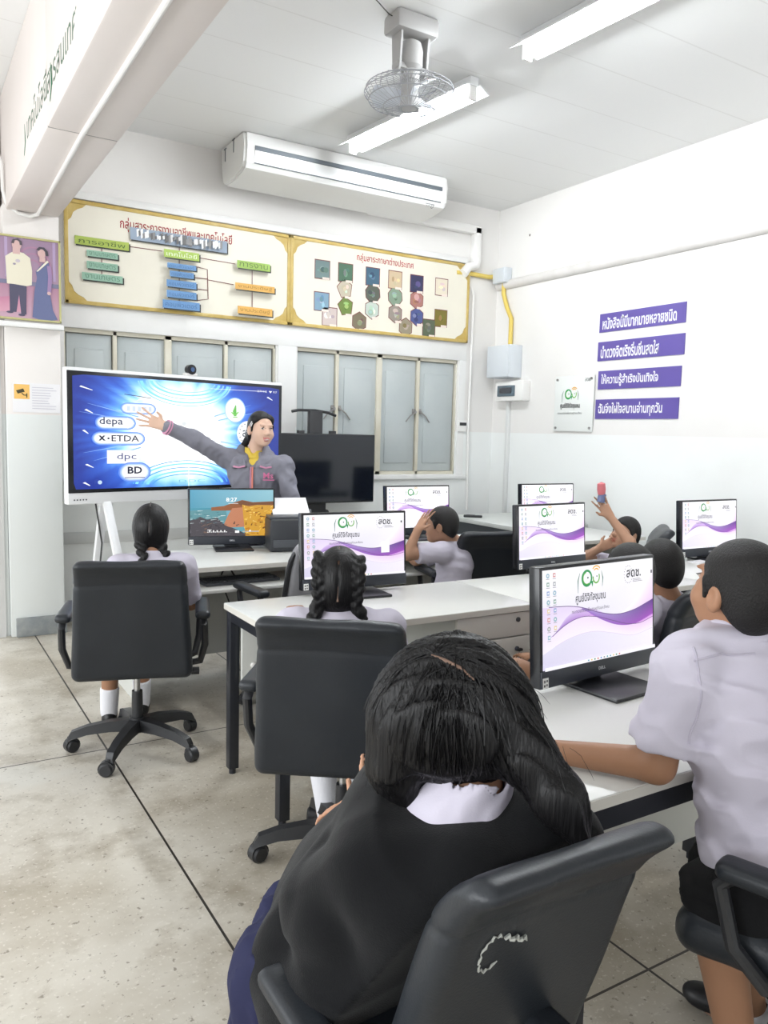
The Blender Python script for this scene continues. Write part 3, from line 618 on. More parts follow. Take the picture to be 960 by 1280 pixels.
pc = Pic(1, 1, on_right(XR-.0205), .0004); owl(pc, -5.19, 1.83, .24); pc.text('สดช.', -4.985, 1.985, w=.07, h=.03, col=srgb(90, 94, 98)); pc.obj('printed_emblem', M_print, ac, world=True)
# ================================================================== ceiling things
M_plw = mat('white plastic')
M_blk = mat('black plastic'); M_dk = mat('dark grey plastic')
M_ac = mat('ivory air conditioner shell', (.78, .78, .765), .35)
ac = thing('air_conditioner', 'long white air conditioner hanging under the ceiling above the banner', 'air conditioner', (3.2, YB-.45, 3.40))
x0, x1 = 2.27, 4.09
prof = [(5.775, 3.695), (5.755, 3.595), (5.772, 3.48), (5.80, 3.445), (5.86, 3.425), (6.0, 3.405), (6.18, 3.40), (6.22, 3.425), (6.245, 3.52), (6.255, 3.62), (6.255, 3.695)]
b = MB(); b.prism(prof, x0, x1, lambda a, c, d: (d, a, c)); b.obj('shell', M_ac, ac, world=True, angle=28)
for xa, xb in ((x0-.022, x0+.004), (x1-.004, x1+.022)):
    e = MB(); e.prism([(y+(.012 if y < 6 else -.004), z+(.01 if z < 3.6 else -.004)) for y, z in prof], xa, xb, lambda a, c, d: (d, a, c)); e.obj('end_cap', mat('ivory end cap', (.74, .74, .72), .4), ac, world=True, angle=28)
b = MB(); b.bx((x0+.06, 5.748, 3.572), (x1-.05, 5.77, 3.602)); b.obj('outlet_slot', mat('dark slot', (.12, .14, .16), .5), ac, world=True)
b = MB(); b.prism([(5.752, 3.568), (5.768, 3.486), (5.774, 3.486), (5.76, 3.568)], x0+.06, x1-.05, lambda a, c, d: (d, a, c)); b.obj('louver_blade', mat('white louver', (.86, .87, .87), .3), ac, world=True)
MB().bx((x0+.06, 5.764, 3.478), (x1-.05, 5.775, 3.484)).obj('seam', mat('dark slot'), ac, world=True)
b = MB()
for y, z, h in ((6.16, 3.58, .09), (5.98, 3.60, .09)): b = MB(); b.bx((x0-.026, y, z), (x0-.02, y+.008, z+h)); b.bx((x0-.026, y-.02, z+h), (x0-.02, y+.03, z+h+.008)); b.obj('slot', mat('dark slot'), ac, world=True)
pc = Pic(1, 1, lambda u, v, z: (u, 5.781-z+(3.468-v)*.85, v), .0003)
pc.rect(3.90, 3.455, 3.99, 3.459, srgb(120, 124, 128)); pc.ring(3.975, 3.444, .012, .004, srgb(120, 120, 126)); pc.text('AIR', 3.93, 3.438, w=.04, h=.012, col=srgb(130, 130, 136)); pc.obj('badge', M_print, ac, world=True)

M_tube = mat('lit fluorescent tube', (1, 1, 1), .4, emit=((.93, .97, 1.0), TUBE_STRENGTH))
M_lampw = mat('white enamelled steel', (.78, .79, .80), .4)
def lamp(x0, y0, x1, y1, label):
    L = math.hypot(x1-x0, y1-y0); t = thing('ceiling_lamp', label, 'lamp', ((x0+x1)/2, (y0+y1)/2, 3.60), math.atan2(-(x1-x0), (y1-y0)), 'fluorescent ceiling lamps')
    b = MB(); b.bx((-.035, -L/2, .045), (.035, L/2, .099), bev=.004); b.obj('housing', M_lampw, t)
    b = MB(); b.prism([(-.035, .05), (-.11, .012), (-.113, .018), (-.035, .058)], -L/2-.01, L/2+.01, lambda a, c, d: (a, d, c)); b.prism([(.035, .05), (.11, .012), (.113, .018), (.035, .058)], -L/2-.01, L/2+.01, lambda a, c, d: (a, d, c)); b.obj('reflector', M_lampw, t)
    for s in (-1, 1):
        b = MB(); b.bx((-.03, s*(L/2-.02)-.012, -.035), (.03, s*(L/2-.02)+.012, .05), bev=.004); b.obj('socket', M_plw, t)
    MB().cyl((0, -L/2+.03, 0), (0, L/2-.03, 0), .026, n=14).obj('tube', M_tube, t)
    return t
lamp(2.96, 5.42, 3.10, 4.10, 'lit fluorescent ceiling lamp between the fan and the air conditioner')
lamp(3.03, 3.56, 3.13, 2.26, 'lit fluorescent ceiling lamp cut off by the top edge of the photo')

M_fan = mat('aged white fan paint', (.40, .395, .39), .45)
FX, FY = 2.40, 3.75
fan = thing('ceiling_fan', 'grey white caged orbit fan hanging from the ceiling', 'fan', (FX, FY, ZC))
b = MB(); b.box((0, 0, -.05), (.26, .16, .10), bev=.02); b.obj('mounting_box', M_fan, fan)
b = MB()
for s in (-1, 1): b.prism([(-.05, -.08), (.05, -.08), (.035, -.27), (.02, -.295), (-.02, -.295), (-.035, -.27)], s*.085-.006, s*.085+.006, lambda a, c, d: (d, a, c))
b.bx((-.09, -.05, -.095), (.09, .05, -.085)); b.obj('bracket', M_fan, fan)
MB().lathe([(.02, -.11), (.055, -.13), (.066, -.17), (.066, -.25), (.05, -.27), (.05, -.32), (.03, -.33)], n=20).obj('motor', M_fan, fan)
MB().bx((-.10, -.03, -.275), (.10, .03, -.245), bev=.006).obj('yoke', M_fan, fan)
cg = MB(); zc = -.385
for k in range(40):
    t = 2*math.pi*k/40; c, s = math.cos(t), math.sin(t)
    cg.tube([(c*.05, s*.05, zc+.045), (c*.15, s*.15, zc+.055), (c*.225, s*.225, zc+.035), (c*.243, s*.243, zc), (c*.215, s*.215, zc-.04), (c*.12, s*.12, zc-.07), (c*.04, s*.04, zc-.078)], .0016, 4, cap=False)
for r_, z in ((.235, zc+.025), (.244, zc), (.22, zc-.037), (.16, zc+.053), (.14, zc-.066), (.05, zc-.077)):
    cg.tube([(r_*math.cos(2*math.pi*k/36), r_*math.sin(2*math.pi*k/36), z) for k in range(37)], .003, 5)
cg.obj('cage', mat('fan wire', (.34, .35, .37), .4), fan)
for k in range(3):
    bl = MB(); t0 = 2*math.pi*k/3+.4; pts = [(.03, -.25), (.10, -.42), (.20, -.36), (.215, 0), (.19, .34), (.09, .3), (.03, .25)]
    bl.prism([(r_*math.cos(t0+a), r_*math.sin(t0+a)) for r_, a in pts], zc-.012, zc-.006, lambda a, c, d: (a, c, d+.09*(math.atan2(c, a)-t0 if abs(math.atan2(c, a)-t0) < 1 else (math.atan2(c, a)-t0+2*math.pi if math.atan2(c, a) < t0 else 0)))); bl.obj('blade', mat('pale fan blade', (.62, .65, .70), .4), fan)
MB().lathe([(.0, zc-.08), (.045, zc-.078), (.05, zc-.06), (.045, zc+.05), (.05, zc+.06), (.0, zc+.065)], n=18).obj('hub', M_fan, fan)
MB().tube([(.02, .06, -.005), (-.16, -.03, -.035), (-.26, -.06, -.004)], .003, 5).obj('cord', mat('dark cord', (.05, .05, .05), .6), fan)

# ================================================================== interactive display and second television
M_bez = mat('black bezel', (.010, .011, .014), .25)
M_scr = mat('lit screen image', attr=True, rough=.25, emit=((1, 1, 1), .61))
pL = np.array([.922, 5.417]); pR = np.array([2.590, 5.805]); ang = math.atan2(*(pR-pL)[::-1]); TW = float(np.hypot(*(pR-pL)))
disp = thing('interactive_display', 'big white-edged touch display on an easel stand showing blue light burst', 'display', ((pL[0]+pR[0])/2, (pL[1]+pR[1])/2, 0), ang)
zb, zt = .978, 1.868; hw = TW/2
b = MB(); b.bx((-hw, 0, zb), (hw, .07, zt), bev=.008); b.obj('housing', mat('white display shell', (.80, .81, .82), .35), disp)
MB().bx((-hw+.002, -.006, zb+.075), (hw-.002, .01, zt-.022), bev=.003).obj('bezel', M_bez, disp)
b = MB()
for k in range(5): b.cyl((-hw+.04+.02*k, -.002, zb+.03), (-hw+.04+.02*k, .01, zb+.03), .005, n=10)
b.obj('port_buttons', M_dk, disp)
for s in (-.62, .62):
    f = MB(); f.bar((s+.03, .03, 1.02), (s+.03, -.42, .03), .055, .03, bev=.004, up=(0, 1, 0)); f.obj('leg', mat('white display shell'), disp)
    f = MB(); f.bar((s+.03, .05, 1.02), (s+.0, .24, .03), .055, .03, bev=.004, up=(0, 1, 0)); f.obj('leg', mat('white display shell'), disp)
    f = MB(); f.bx((s-.02, .02, .96), (s+.08, .10, 1.3), bev=.006); f.obj('mount', mat('white display shell'), disp)
MB().tube([(-.65, .06, 1.0), (-.60, .07, .7), (-.63, .06, .45), (-.6, .1, .1), (-.4, .25, .012)], .006, 6).obj('cable', mat('dark cord'), disp)
# the picture on it
IX0, IX1, IZ0, IZ1 = -hw+.035, hw-.03, zb+.10, zt-.045
iw, ih = IX1-IX0, IZ1-IZ0
pc = Pic(1, 1, lambda u, v, z: (IX0+u*iw, -.0065-z, IZ0+v*ih), .0003)
def clampx(a, b, c): return min(max(a, b), c)
cx, cy = .465, .52; NA, NR = 96, 16; vs = []; cs = []; fs = []
hu = np.random.default_rng(3).uniform(-1, 1, NA)
stops = [(0, (1.25, 1.25, 1.25)), (.24, (1.6, 1.65, 1.7)), (.31, (.85, 1.35, 1.6)), (.375, (.20, .58, 1.3)), (.46, (.05, .16, .78)), (.60, (.022, .050, .38)), (1.2, (.011, .026, .22))]
for i in range(NR+1):
    for j in range(NA):
        t = 2*math.pi*j/NA; dx, dy = math.cos(t), math.sin(t)
        mx = min(((1-cx) if dx > 0 else cx)/max(abs(dx), 1e-6), ((1-cy) if dy > 0 else cy)/max(abs(dy), 1e-6)); q = i/NR*mx
        vs.append((cx+dx*q, cy+dy*q)); rr_ = math.hypot(dx*q*1.3, dy*q*.70)*(1+.09*hu[j]*min(1, q*4))
        cs.append(tuple(np.interp(rr_, [s_[0] for s_ in stops], [s_[1][k] for s_ in stops]) for k in range(3)))
for i in range(NR):
    for j in range(NA): fs.append((i*NA+j, i*NA+(j+1) % NA, (i+1)*NA+(j+1) % NA, (i+1)*NA+j))
pc._add(vs, fs, cs)
CY = (.30, .85, 1.15)
for k, (rx, ry) in enumerate(((.16, .10), (.185, .13), (.21, .165), (.235, .20), (.25, .23))):
    pc.ring(.50, .015, rx, .008+.006*(k % 2), CY if k % 2 else (.10, .42, 1.0), 5, 175, ry=ry); pc.ring(.50, 1.0, rx*.9, .008+.006*(k % 2), CY if k % 2 else (.35, .75, 1.15), 185, 355, ry=ry)
for x_, y_, l_ in ((.03, .9, .05), (.05, .70, .03), (.93, .90, .03), (.04, .06, .025), (.04, .52, .02), (.05, .22, .03), (.62, .95, .3)): pc.line([(x_, y_), (x_+l_, y_-.03*(1 if l_ < .2 else -.2))], [.012 if l_ < .2 else .003, .004], (1.1, 1.15, 1.2))
for a_ in (28, 38, 150, 160, 205, 215, 330, 340): pc.line([(cx+.22*math.cos(R(a_)), cy+.26*math.sin(R(a_))), (cx+.47*math.cos(R(a_)), cy+.47*math.sin(R(a_)))], [.012, .001], (.35, .6, 1.1))
def glow(xs_, y, rx, ry):
    for q_, c_ in ((1.45, (.16, .32, .95)), (1.28, (.36, .55, 1.1)), (1.12, (.75, .9, 1.2)), (.95, (1.2, 1.2, 1.2))):
        pc.poly([(xs_[0]+rx*q_*math.cos(R(a_)), y+ry*q_*math.sin(R(a_))) for a_ in range(90, 271, 15)]+[(xs_[-1]+rx*q_*math.cos(R(a_)), y+ry*q_*math.sin(R(a_))) for a_ in range(-90, 91, 15)], c_)
DKB = srgb(40, 44, 70)
glow((.125, .225), .59, .026, .042)
pc.text('depa', .155, .555, w=.10, h=.085, col=srgb(70, 80, 110), bold=.012); pc.poly([(.225, .54), (.255, .59), (.225, .64)], (1.15, 1.15, 1.15))
glow((.11, .265), .45, .026, .042)
pc.text('ETDA', .215, .425, w=.12, h=.055, col=DKB, bold=.012); pc.text('x', .115, .43, w=.03, h=.045, col=DKB, bold=.03); pc.disc(.142, .45, .005, DKB, 8, ry=.009)
pc.rect(.135, .225, .275, .345, (1.15, 1.15, 1.15)); pc.text('dpc', .22, .245, w=.085, h=.075, col=srgb(60, 70, 130))
glow((.235, .275), .145, .036, .062)
pc.text('BD', .255, .13, w=.065, h=.065, col=DKB, bold=.03); pc.rect(.21, .09, .30, .10, srgb(150, 150, 170)); 
glow((.225, .32), .725, .022, .035)
pc.poly([(.205, .855), (.33, .825), (.27, .80), (.26, .79), (.285, .825)], (1.2, 1.2, 1.2)); pc.line([(.21, .85), (.33, .825)], .006, DKB)
for k in range(5): pc.rect(.22+.024*k, .70, .235+.024*k, .745, (.7, .8, 1.0))
pc.disc(.745, .75, .057, (.45, .7, 1.1), 30, ry=.125); pc.disc(.745, .75, .052, (1.15, 1.17, 1.15), 30, ry=.115); pc.line([(.745, .69), (.742, .74), (.748, .80)], [.014, .02, .005], srgb(110, 200, 90)); pc.line([(.74, .70), (.725, .73)], .008, srgb(140, 215, 110)); pc.line([(.748, .70), (.762, .735)], .008, srgb(140, 215, 110)); pc.rect(.733, .675, .757, .685, srgb(140, 215, 110))
pc.disc(.815, .52, .06, (1.15, 1.17, 1.2), 30, ry=.125)
for k in range(16): pc.disc(.815+.048*math.cos(k*.3927), .52+.10*math.sin(k*.3927), .0035, srgb(90, 100, 110), 6, ry=.007)
pc.text('สดช.', .825, .485, w=.085, h=.07, col=srgb(70, 80, 90), bold=.02)
pc.text('8:27', .965, .945, w=.022, h=.02, col=(1, 1, 1)); pc.text('27/12', .89, .945, w=.055, h=.02, col=(1, 1, 1)); pc.poly([(.938, .94), (.928, .963), (.948, .963)], (1, 1, 1))
pc.text('DDC', .52, .035, w=.13, h=.03, col=(.25, .6, .9)); pc.line([(.503, 0), (.503, .2)], .003, (1.1, 1.2, 1.2)); pc.ring(.48, .55, .065, .004, (.86, .93, .95), ry=.11); pc.disc(.48, .60, .012, (.8, .85, .87), 10, ry=.02); pc.disc(.10, .06, .009, (.6, .8, 1.1), 12, ry=.018)
pc.obj('screen', M_scr, disp)
wc = thing('webcam', 'small round black webcam standing on top of the big display', 'webcam', (0, 0, 0), 0)
c_ = np.array([pL[0]+(pR[0]-pL[0])*.522, pL[1]+(pR[1]-pL[1])*.522]); wc.location = (c_[0]+.01, c_[1]+.02, 1.868); wc.rotation_euler = (0, 0, ang)
MB().bx((-.05, -.015, 0), (.05, .03, .02), bev=.006).obj('base', M_plw, wc)
MB().lathe([(.0, -.03), (.032, -.03), (.036, -.02), (.036, .02), (.0, .025)], (0, -.0, .045), M=Euler((R(90), 0, 0)).to_matrix(), n=22).obj('body', M_bez, wc); MB().lathe([(0, 0), (.013, 0), (.016, .006), (0, .007)], (0, -.024, .045), M=Euler((R(90), 0, 0)).to_matrix(), n=18).obj('lens', mat('blue lens', (.05, .10, .22), .1), wc)

tv = thing('television', 'switched off black television on a wheeled stand before the right window', 'television', (3.02, 6.0, 0), 0)
b = MB(); b.bx((-.56, -.02, .885), (.545, .04, 1.475), bev=.008); b.obj('housing', M_blk, tv)
MB().bx((-.55, -.024, .90), (.535, -.015, 1.465)).obj('screen', mat('black glass', (.006, .008, .014), .08, spec=.6), tv)
b = MB(); b.bx((-.055, .06, .3), (.07, .11, 1.665), bev=.006); b.obj('post', M_blk, tv)
MB().tube([(-.21, .085, 1.655), (-.15, .085, 1.668), (.01, .085, 1.67), (.13, .085, 1.655), (.20, .07, 1.63)], .012, 8).obj('crossbar', M_blk, tv)
for s in (-.14, .16): MB().bx((s-.03, .04, .95), (s+.03, .07, 1.50), bev=.004).obj('mount_arm', M_blk, tv)
ft = MB(); ft.tube([(-.22, .08, .70), (-.16, .06, .80), (-.02, .05, .85), (.12, .06, .80), (.18, .08, .70)], .022, 10); ft.bx((-.1, .03, .76), (.1, .09, .9), bev=.01); ft.obj('lower_bracket', M_blk, tv)
for s in (-1, 1):
    f = MB(); f.bar((0, .08, .33), (s*.38, -.05, .06), .05, .04, bev=.006); f.lathe([(0, -.015), (.03, -.015), (.03, .015), (0, .015)], (s*.38, -.05, .032), M=Euler((0, R(90), 0)).to_matrix(), n=14); f.obj('leg', M_blk, tv)
    f = MB(); f.bar((0, .08, .33), (s*.33, .2, .06), .05, .04, bev=.006); f.lathe([(0, -.015), (.03, -.015), (.03, .015), (0, .015)], (s*.33, .2, .032), M=Euler((0, R(90), 0)).to_matrix(), n=14); f.obj('leg', M_blk, tv)

# ================================================================== desks
M_top = mat('white laminate', (.715, .72, .695), .28, spec=.4, mottling=(1.2, (.67, .675, .65), .5))
M_edge = mat('cream edge band', (.66, .64, .59), .45)
M_fr = mat('black powder coated steel', (.016, .018, .024), .4)
M_pan = mat('grey laminate panel', (.60, .61, .58), .45)
def slab(parent, x0, x1, y0, y1, z=.755):
    b = MB(); b.bx((x0, y0, z-.028), (x1, y1, z), bev=.003); b.obj('desk_top', [M_top], parent, world=True)
    e = MB(); e.bx((x0-.0015, y0-.0015, z-.027), (x1+.0015, y0+.002, z-.003)); e.bx((x0-.0015, y0-.0015, z-.027), (x0+.002, y1, z-.003)); e.obj('edge_band', M_edge, parent, world=True)
def dleg(parent, x, y, z=.73):
    b = MB(); b.bx((x-.022, y-.022, .025), (x+.022, y+.022, z), bev=.003); b.cyl((x, y, 0), (x, y, .03), .015, n=10); b.obj('leg', M_fr, parent, world=True)
def desk(label, x0, x1, y0, y1, rails=True, legs=((0, 0), (0, 1), (1, 0), (1, 1)), modesty=True, mz=.42, front=True, group='white computer desks'):
    t = thing('computer_desk', label, 'desk', ((x0+x1)/2, (y0+y1)/2, 0), 0, group)
    slab(t, x0, x1, y0, y1)
    for i, j in legs: dleg(t, x0+.03 if i == 0 else x1-.03, y0+.035 if j == 0 else y1-.03)
    if rails:
        b = MB(); b.bx((x0+.01, y0+.02, .682), (x0+.05, y1-.02, .728)); b.bx((x1-.05, y0+.02, .682), (x1-.01, y1-.02, .728)); (b.bx((x0+.03, y0+.010, .672), (x1-.03, y0+.04, .727)) if front else None); b.bx((x0+.03, y1-.06, .68), (x1-.03, y1-.03, .727)); b.obj('frame', M_fr, t, world=True)
    if modesty:
        b = MB(); b.bx((x0+.05, y1-.085, mz), (x1-.05, y1-.067, .70), bev=.002); b.obj('modesty_panel', M_pan, t, world=True)
        b = MB(); b.lathe([(0, 0), (.012, 0), (.012, .008), (.006, .012), (0, .012)], (x0+.10, y1-.085, .49), M=Euler((R(90), 0, 0)).to_matrix(), n=12); b.obj('cap', M_plw, t, world=True)
    return t
A0, A1 = 2.597, 3.192
desk('white desk in the middle row that the braided girl sits at, left end', 1.168, 2.395, A0, A1, front=False, legs=((0, 0), (0, 1), (1, 1)))
desk('white desk in the middle row with drawers beneath its left half', 2.40, 3.62, A0, A1, front=False, legs=((1, 0), (1, 1)))
desk('white desk at the right end of the middle row against the wall', 3.625, 4.85, A0, A1)
B0, B1 = 1.098, 1.745
desk('nearest white desk carrying the large monitor the boy leans on', 1.17, 2.42, B0, B1, mz=.12)
# far row: desks with keyboard trays and panel sides
C0, C1 = 4.057, 4.70
def tray_desk(label, x0, x1, tray=True):
    t = thing('computer_desk', label, 'desk', ((x0+x1)/2, (C0+C1)/2, 0), 0, 'white computer desks'); slab(t, x0, x1, C0, C1)
    for x in (x0+.012, x1-.012): MB().bx((x-.011, C0+.06, 0), (x+.011, C1-.02, .728)).obj('side_panel', M_pan, t, world=True)
    MB().bx((x0+.023, C1-.12, .12), (x1-.023, C1-.10, .728)).obj('back_panel', M_pan, t, world=True)
    if tray:
        tr = MB(); tr.bx((x0+.06, C0-.05, .618), (x1-.06, C0+.36, .636), bev=.003); tr.obj('keyboard_tray', M_top, t, world=True)
        for x in (x0+.05, x1-.05): MB().bx((x-.025, C0+.03, .625), (x+.005, C0+.42, .66)).obj('tray_slide', M_steel, t, world=True)
    return t
tray_desk('white far-row desk with keyboard tray in front of the big display', 1.05, 2.26)
tray_desk('white far-row desk of the boy covering his face', 2.27, 3.66)
tray_desk('white far-row desk at its right end near the wall', 3.67, 4.85, False)
# drawers
pd = thing('drawer_pedestal', 'white three drawer pedestal under the middle row desk', 'drawers', (2.34, 2.86, 0))
px0, px1, py0, py1 = 1.985, 2.36, 2.615, 3.07
px1 = 2.395
MB().bx((px0, py0+.018, .06), (px1, py1, .722), bev=.003).obj('body', M_pan, pd, world=True)
for k, (z0, z1) in enumerate(((.615, .72), (.46, .608), (.08, .453))):
    b = MB(); b.bx((px0, py0, z0), (px1, py0+.018, z1), bev=.003); o = b.obj('drawer', mat('warm white drawer front', (.72, .71, .67), .4), pd, world=True)
    zl = .70 if k == 0 else z1-.04
    MB().lathe([(0, 0), (.011, 0), (.011, .006), (.007, .009), (0, .009)], (px1-.075-float(o.location.x), py0, zl-.012), M=Euler((R(90), 0, 0)).to_matrix(), n=14).obj('lock', M_dk, o, loc=(0, 0, 0))
    for v in o.children: v.data.transform(Matrix.Translation(-pd.location))
for sx_ in (.03, -.03+px1-px0):
    for sy_ in (.05, .4): MB().lathe([(0, -.012), (.028, -.012), (.028, .012), (0, .012)], (px0+sx_+.03*(1 if sx_ < .1 else -1), py0+sy_, .03), M=Euler((0, R(90), 0)).to_matrix(), n=14).obj('caster', M_blk, pd, world=True)
ky = thing('key', 'black-headed key hanging in the second drawer lock', 'key', (px1-.075, py0-.006, .556))
MB().box((0, -.016, 0), (.026, .018, .013), bev=.005).obj('head', M_blk, ky); MB().tube([(0, -.014, 0), (-.006, -.016, -.035), (-.004, -.012, -.07)], .0015, 5).obj('string', M_steel, ky); MB().box((.012, -.012, -.03), (.012, .008, .028), bev=.004).obj('tag', M_blk, ky)
# low counter along the right wall
ct = thing('side_counter', 'low counter with pale top and dark side along the right wall corner', 'counter', (4.72, 5.45, 0))
MB().bx((4.29, 4.90, .715), (5.11, 5.90, .75), bev=.004).obj('counter_top', mat('pale grey laminate', (.62, .64, .62), .4), ct, world=True)
MB().bx((4.32, 4.95, .0), (4.35, 5.86, .715)).obj('side_panel', mat('dark slate panel', (.055, .065, .075), .5), ct, world=True)
MB().bx((4.35, 4.95, .0), (5.08, 4.98, .715)).obj('side_panel', mat('dark slate panel'), ct, world=True)
MB().bx((4.35, 5.83, .0), (5.08, 5.86, .715)).obj('side_panel', mat('dark slate panel'), ct, world=True)
rm = thing('remote_control', 'small black remote control lying on the low counter', 'remote', (4.43, 5.66, .75), R(50))
MB().bx((-.025, -.085, 0), (.025, .085, .022), bev=.008).obj('body', M_blk, rm); MB().bx((-.015, -.02, .021), (.015, .06, .025), bev=.002).obj('keypad', M_dk, rm)
# ================================================================== monitors
PUR, DEEP, PINK, LIL = srgb(140, 84, 176), srgb(86, 46, 150), srgb(222, 150, 226), srgb(226, 208, 240)
def sm(xs, pts): 
    P = np.array(pts); xs = np.array(xs); i = np.clip(np.searchsorted(P[:, 0], xs)-1, 0, len(P)-2); t = (xs-P[i, 0])/(P[i+1, 0]-P[i, 0]); m = np.gradient(P[:, 1], P[:, 0]); d = P[i+1, 0]-P[i, 0]
    return (2*t**3-3*t**2+1)*P[i, 1]+(t**3-2*t**2+t)*d*m[i]+(-2*t**3+3*t**2)*P[i+1, 1]+(t**3-t**2)*d*m[i+1]
def lerp(a, b, t): return tuple(x+(y-x)*t for x, y in zip(a, b))
def wallpaper(pc, sw, sh, popup=False, g=1.0):
    W = (1.0*g, .99*g, 1.03*g)
    X = lambda u: u*sw
    def band(u0, u1, lo, hi, clo, chi, n=30):
        us = np.linspace(u0, u1, n); L_, H_ = sm(us, lo), sm(us, hi)
        f = lambda c: [tuple(np.array(q)*g) for q in c] if hasattr(c[0], '__len__') else tuple(np.array(c)*g)
        pc.strip(us*sw, L_*sh, H_*sh, f(clo), f(chi))
    pc.rect(0, 0, sw, sh, [(.70*g, .66*g, .86*g), (.92*g, .87*g, .98*g), W, W])
    top = [(0, .63), (.08, .625), (.3, .585), (.5, .485), (.65, .44), (.8, .455), (1.0, .54)]; mid = [(0, .63), (.2, .60), (.35, .54), (.5, .415), (.65, .325), (.8, .30), (1, .375)]
    low = [(0, .24), (.08, .33), (.2, .43), (.32, .475), (.45, .455), (.6, .385), (.75, .315), (.87, .30), (1, .345)]; bot = [(0, .16), (.2, .27), (.45, .30), (.6, .25), (.8, .18), (1, .22)]
    us = np.linspace(.62, 1, 16); pc.strip(us*sw, sm(us, top)*sh, (sm(us, top)+((us-.62)/.38)**2.2*.42)*sh, [tuple(np.array(lerp(W, (.86, .62, .92), t))*g) for t in np.linspace(0, 1, 16)], W)
    band(0, 1, bot, low, (.93, .88, .98), [lerp((.90, .82, .97), (.88, .60, .93), t) for t in np.linspace(0, 1, 30)])
    band(.0, .55, low, [(0, .63), (.08, .62), (.3, .58), (.45, .51), (.56, .44)], (.90, .82, .96), (.80, .68, .92))
    band(.07, .55, low, [(0, .30), (.09, .345), (.2, .50), (.32, .56), (.45, .53), (.56, .45)], [lerp((.25, .11, .52), (.60, .36, .78), min(1, t*1.6)) for t in np.linspace(0, 1, 30)], (.72, .56, .88))
    band(.40, 1, low, mid, (.86, .52, .92), [lerp((.50, .24, .70), (.66, .28, .80), t) for t in np.linspace(0, 1, 30)])
    band(.33, 1, mid, top, [lerp((.30, .13, .58), (.36, .08, .50), t) for t in np.linspace(0, 1, 30)], [lerp((.50, .38, .76), (.10, .03, .25), t) for t in np.linspace(0, 1, 30)])
    for c_, wd_, u0 in ((top, .008, .05), (low, .007, .08), (bot, .003, .1)):
        us = np.linspace(u0, 1, 28); pc.line(list(zip(us*sw, sm(us, c_)*sh)), wd_*sh, tuple(np.array((.16, .08, .26) if wd_ > .004 else (.7, .5, .8))*g))
    owl(pc, .405*sw, .775*sh, .265*sw)
    for k in range(18): pc.disc(.75*sw+.040*sw*math.cos(k*.349), .855*sh+.066*sw*math.sin(k*.349)*.8, .003*sw, srgb(90, 80, 90), 6)
    pc.text('สดช.', .80*sw, .82*sh, w=.14*sw, h=.085*sh, col=srgb(46, 46, 50), bold=.02)
    for k in range(3): pc.rect(.79*sw, (.795-.014*k)*sh, (.86+.012*k)*sw, (.80-.014*k)*sh, srgb(120, 120, 124))
    ic = [srgb(90, 160, 190), srgb(230, 190, 80), srgb(40, 130, 90), srgb(210, 70, 60), srgb(60, 120, 200), srgb(120, 124, 130), srgb(40, 150, 170)]
    for r_ in range(8):
        for c_ in range(2):
            if r_ > 6 and c_: continue
            x, y = (.035+.052*c_)*sw, (.945-.088*r_)*sh; col = lerp(ic[(r_*2+c_*3) % 7], (.75, .76, .8), .35)
            if (r_+c_) % 3 == 0: pc.disc(x, y, .014*sw, col, 12); pc.disc(x, y, .006*sw, (.9, .9, .9), 8)
            else: pc.rect(x-.011*sw, y-.011*sw, x+.011*sw, y+.013*sw, col); pc.rect(x-.005*sw, y-.004*sw, x+.007*sw, y+.006*sw, (.9, .92, .94))
            pc.rect(x-.014*sw, y-.030*sh-.006*sh, x+.014*sw, y-.030*sh, srgb(150, 150, 156))
    pc.rect(.955*sw, .84*sh, .97*sw, .875*sh, srgb(90, 90, 96))
    pc.rect(0, 0, sw, .035*sh, (.95*g, .94*g, 1.0*g))
    for k in range(11): pc.rect((.36+.028*k)*sw, .011*sh, (.372+.028*k)*sw, .026*sh, ic[k % 7])
    if popup: pc.rect(.75*sw, .36*sh, .835*sw, .54*sh, (1.05, 1.05, 1.05))
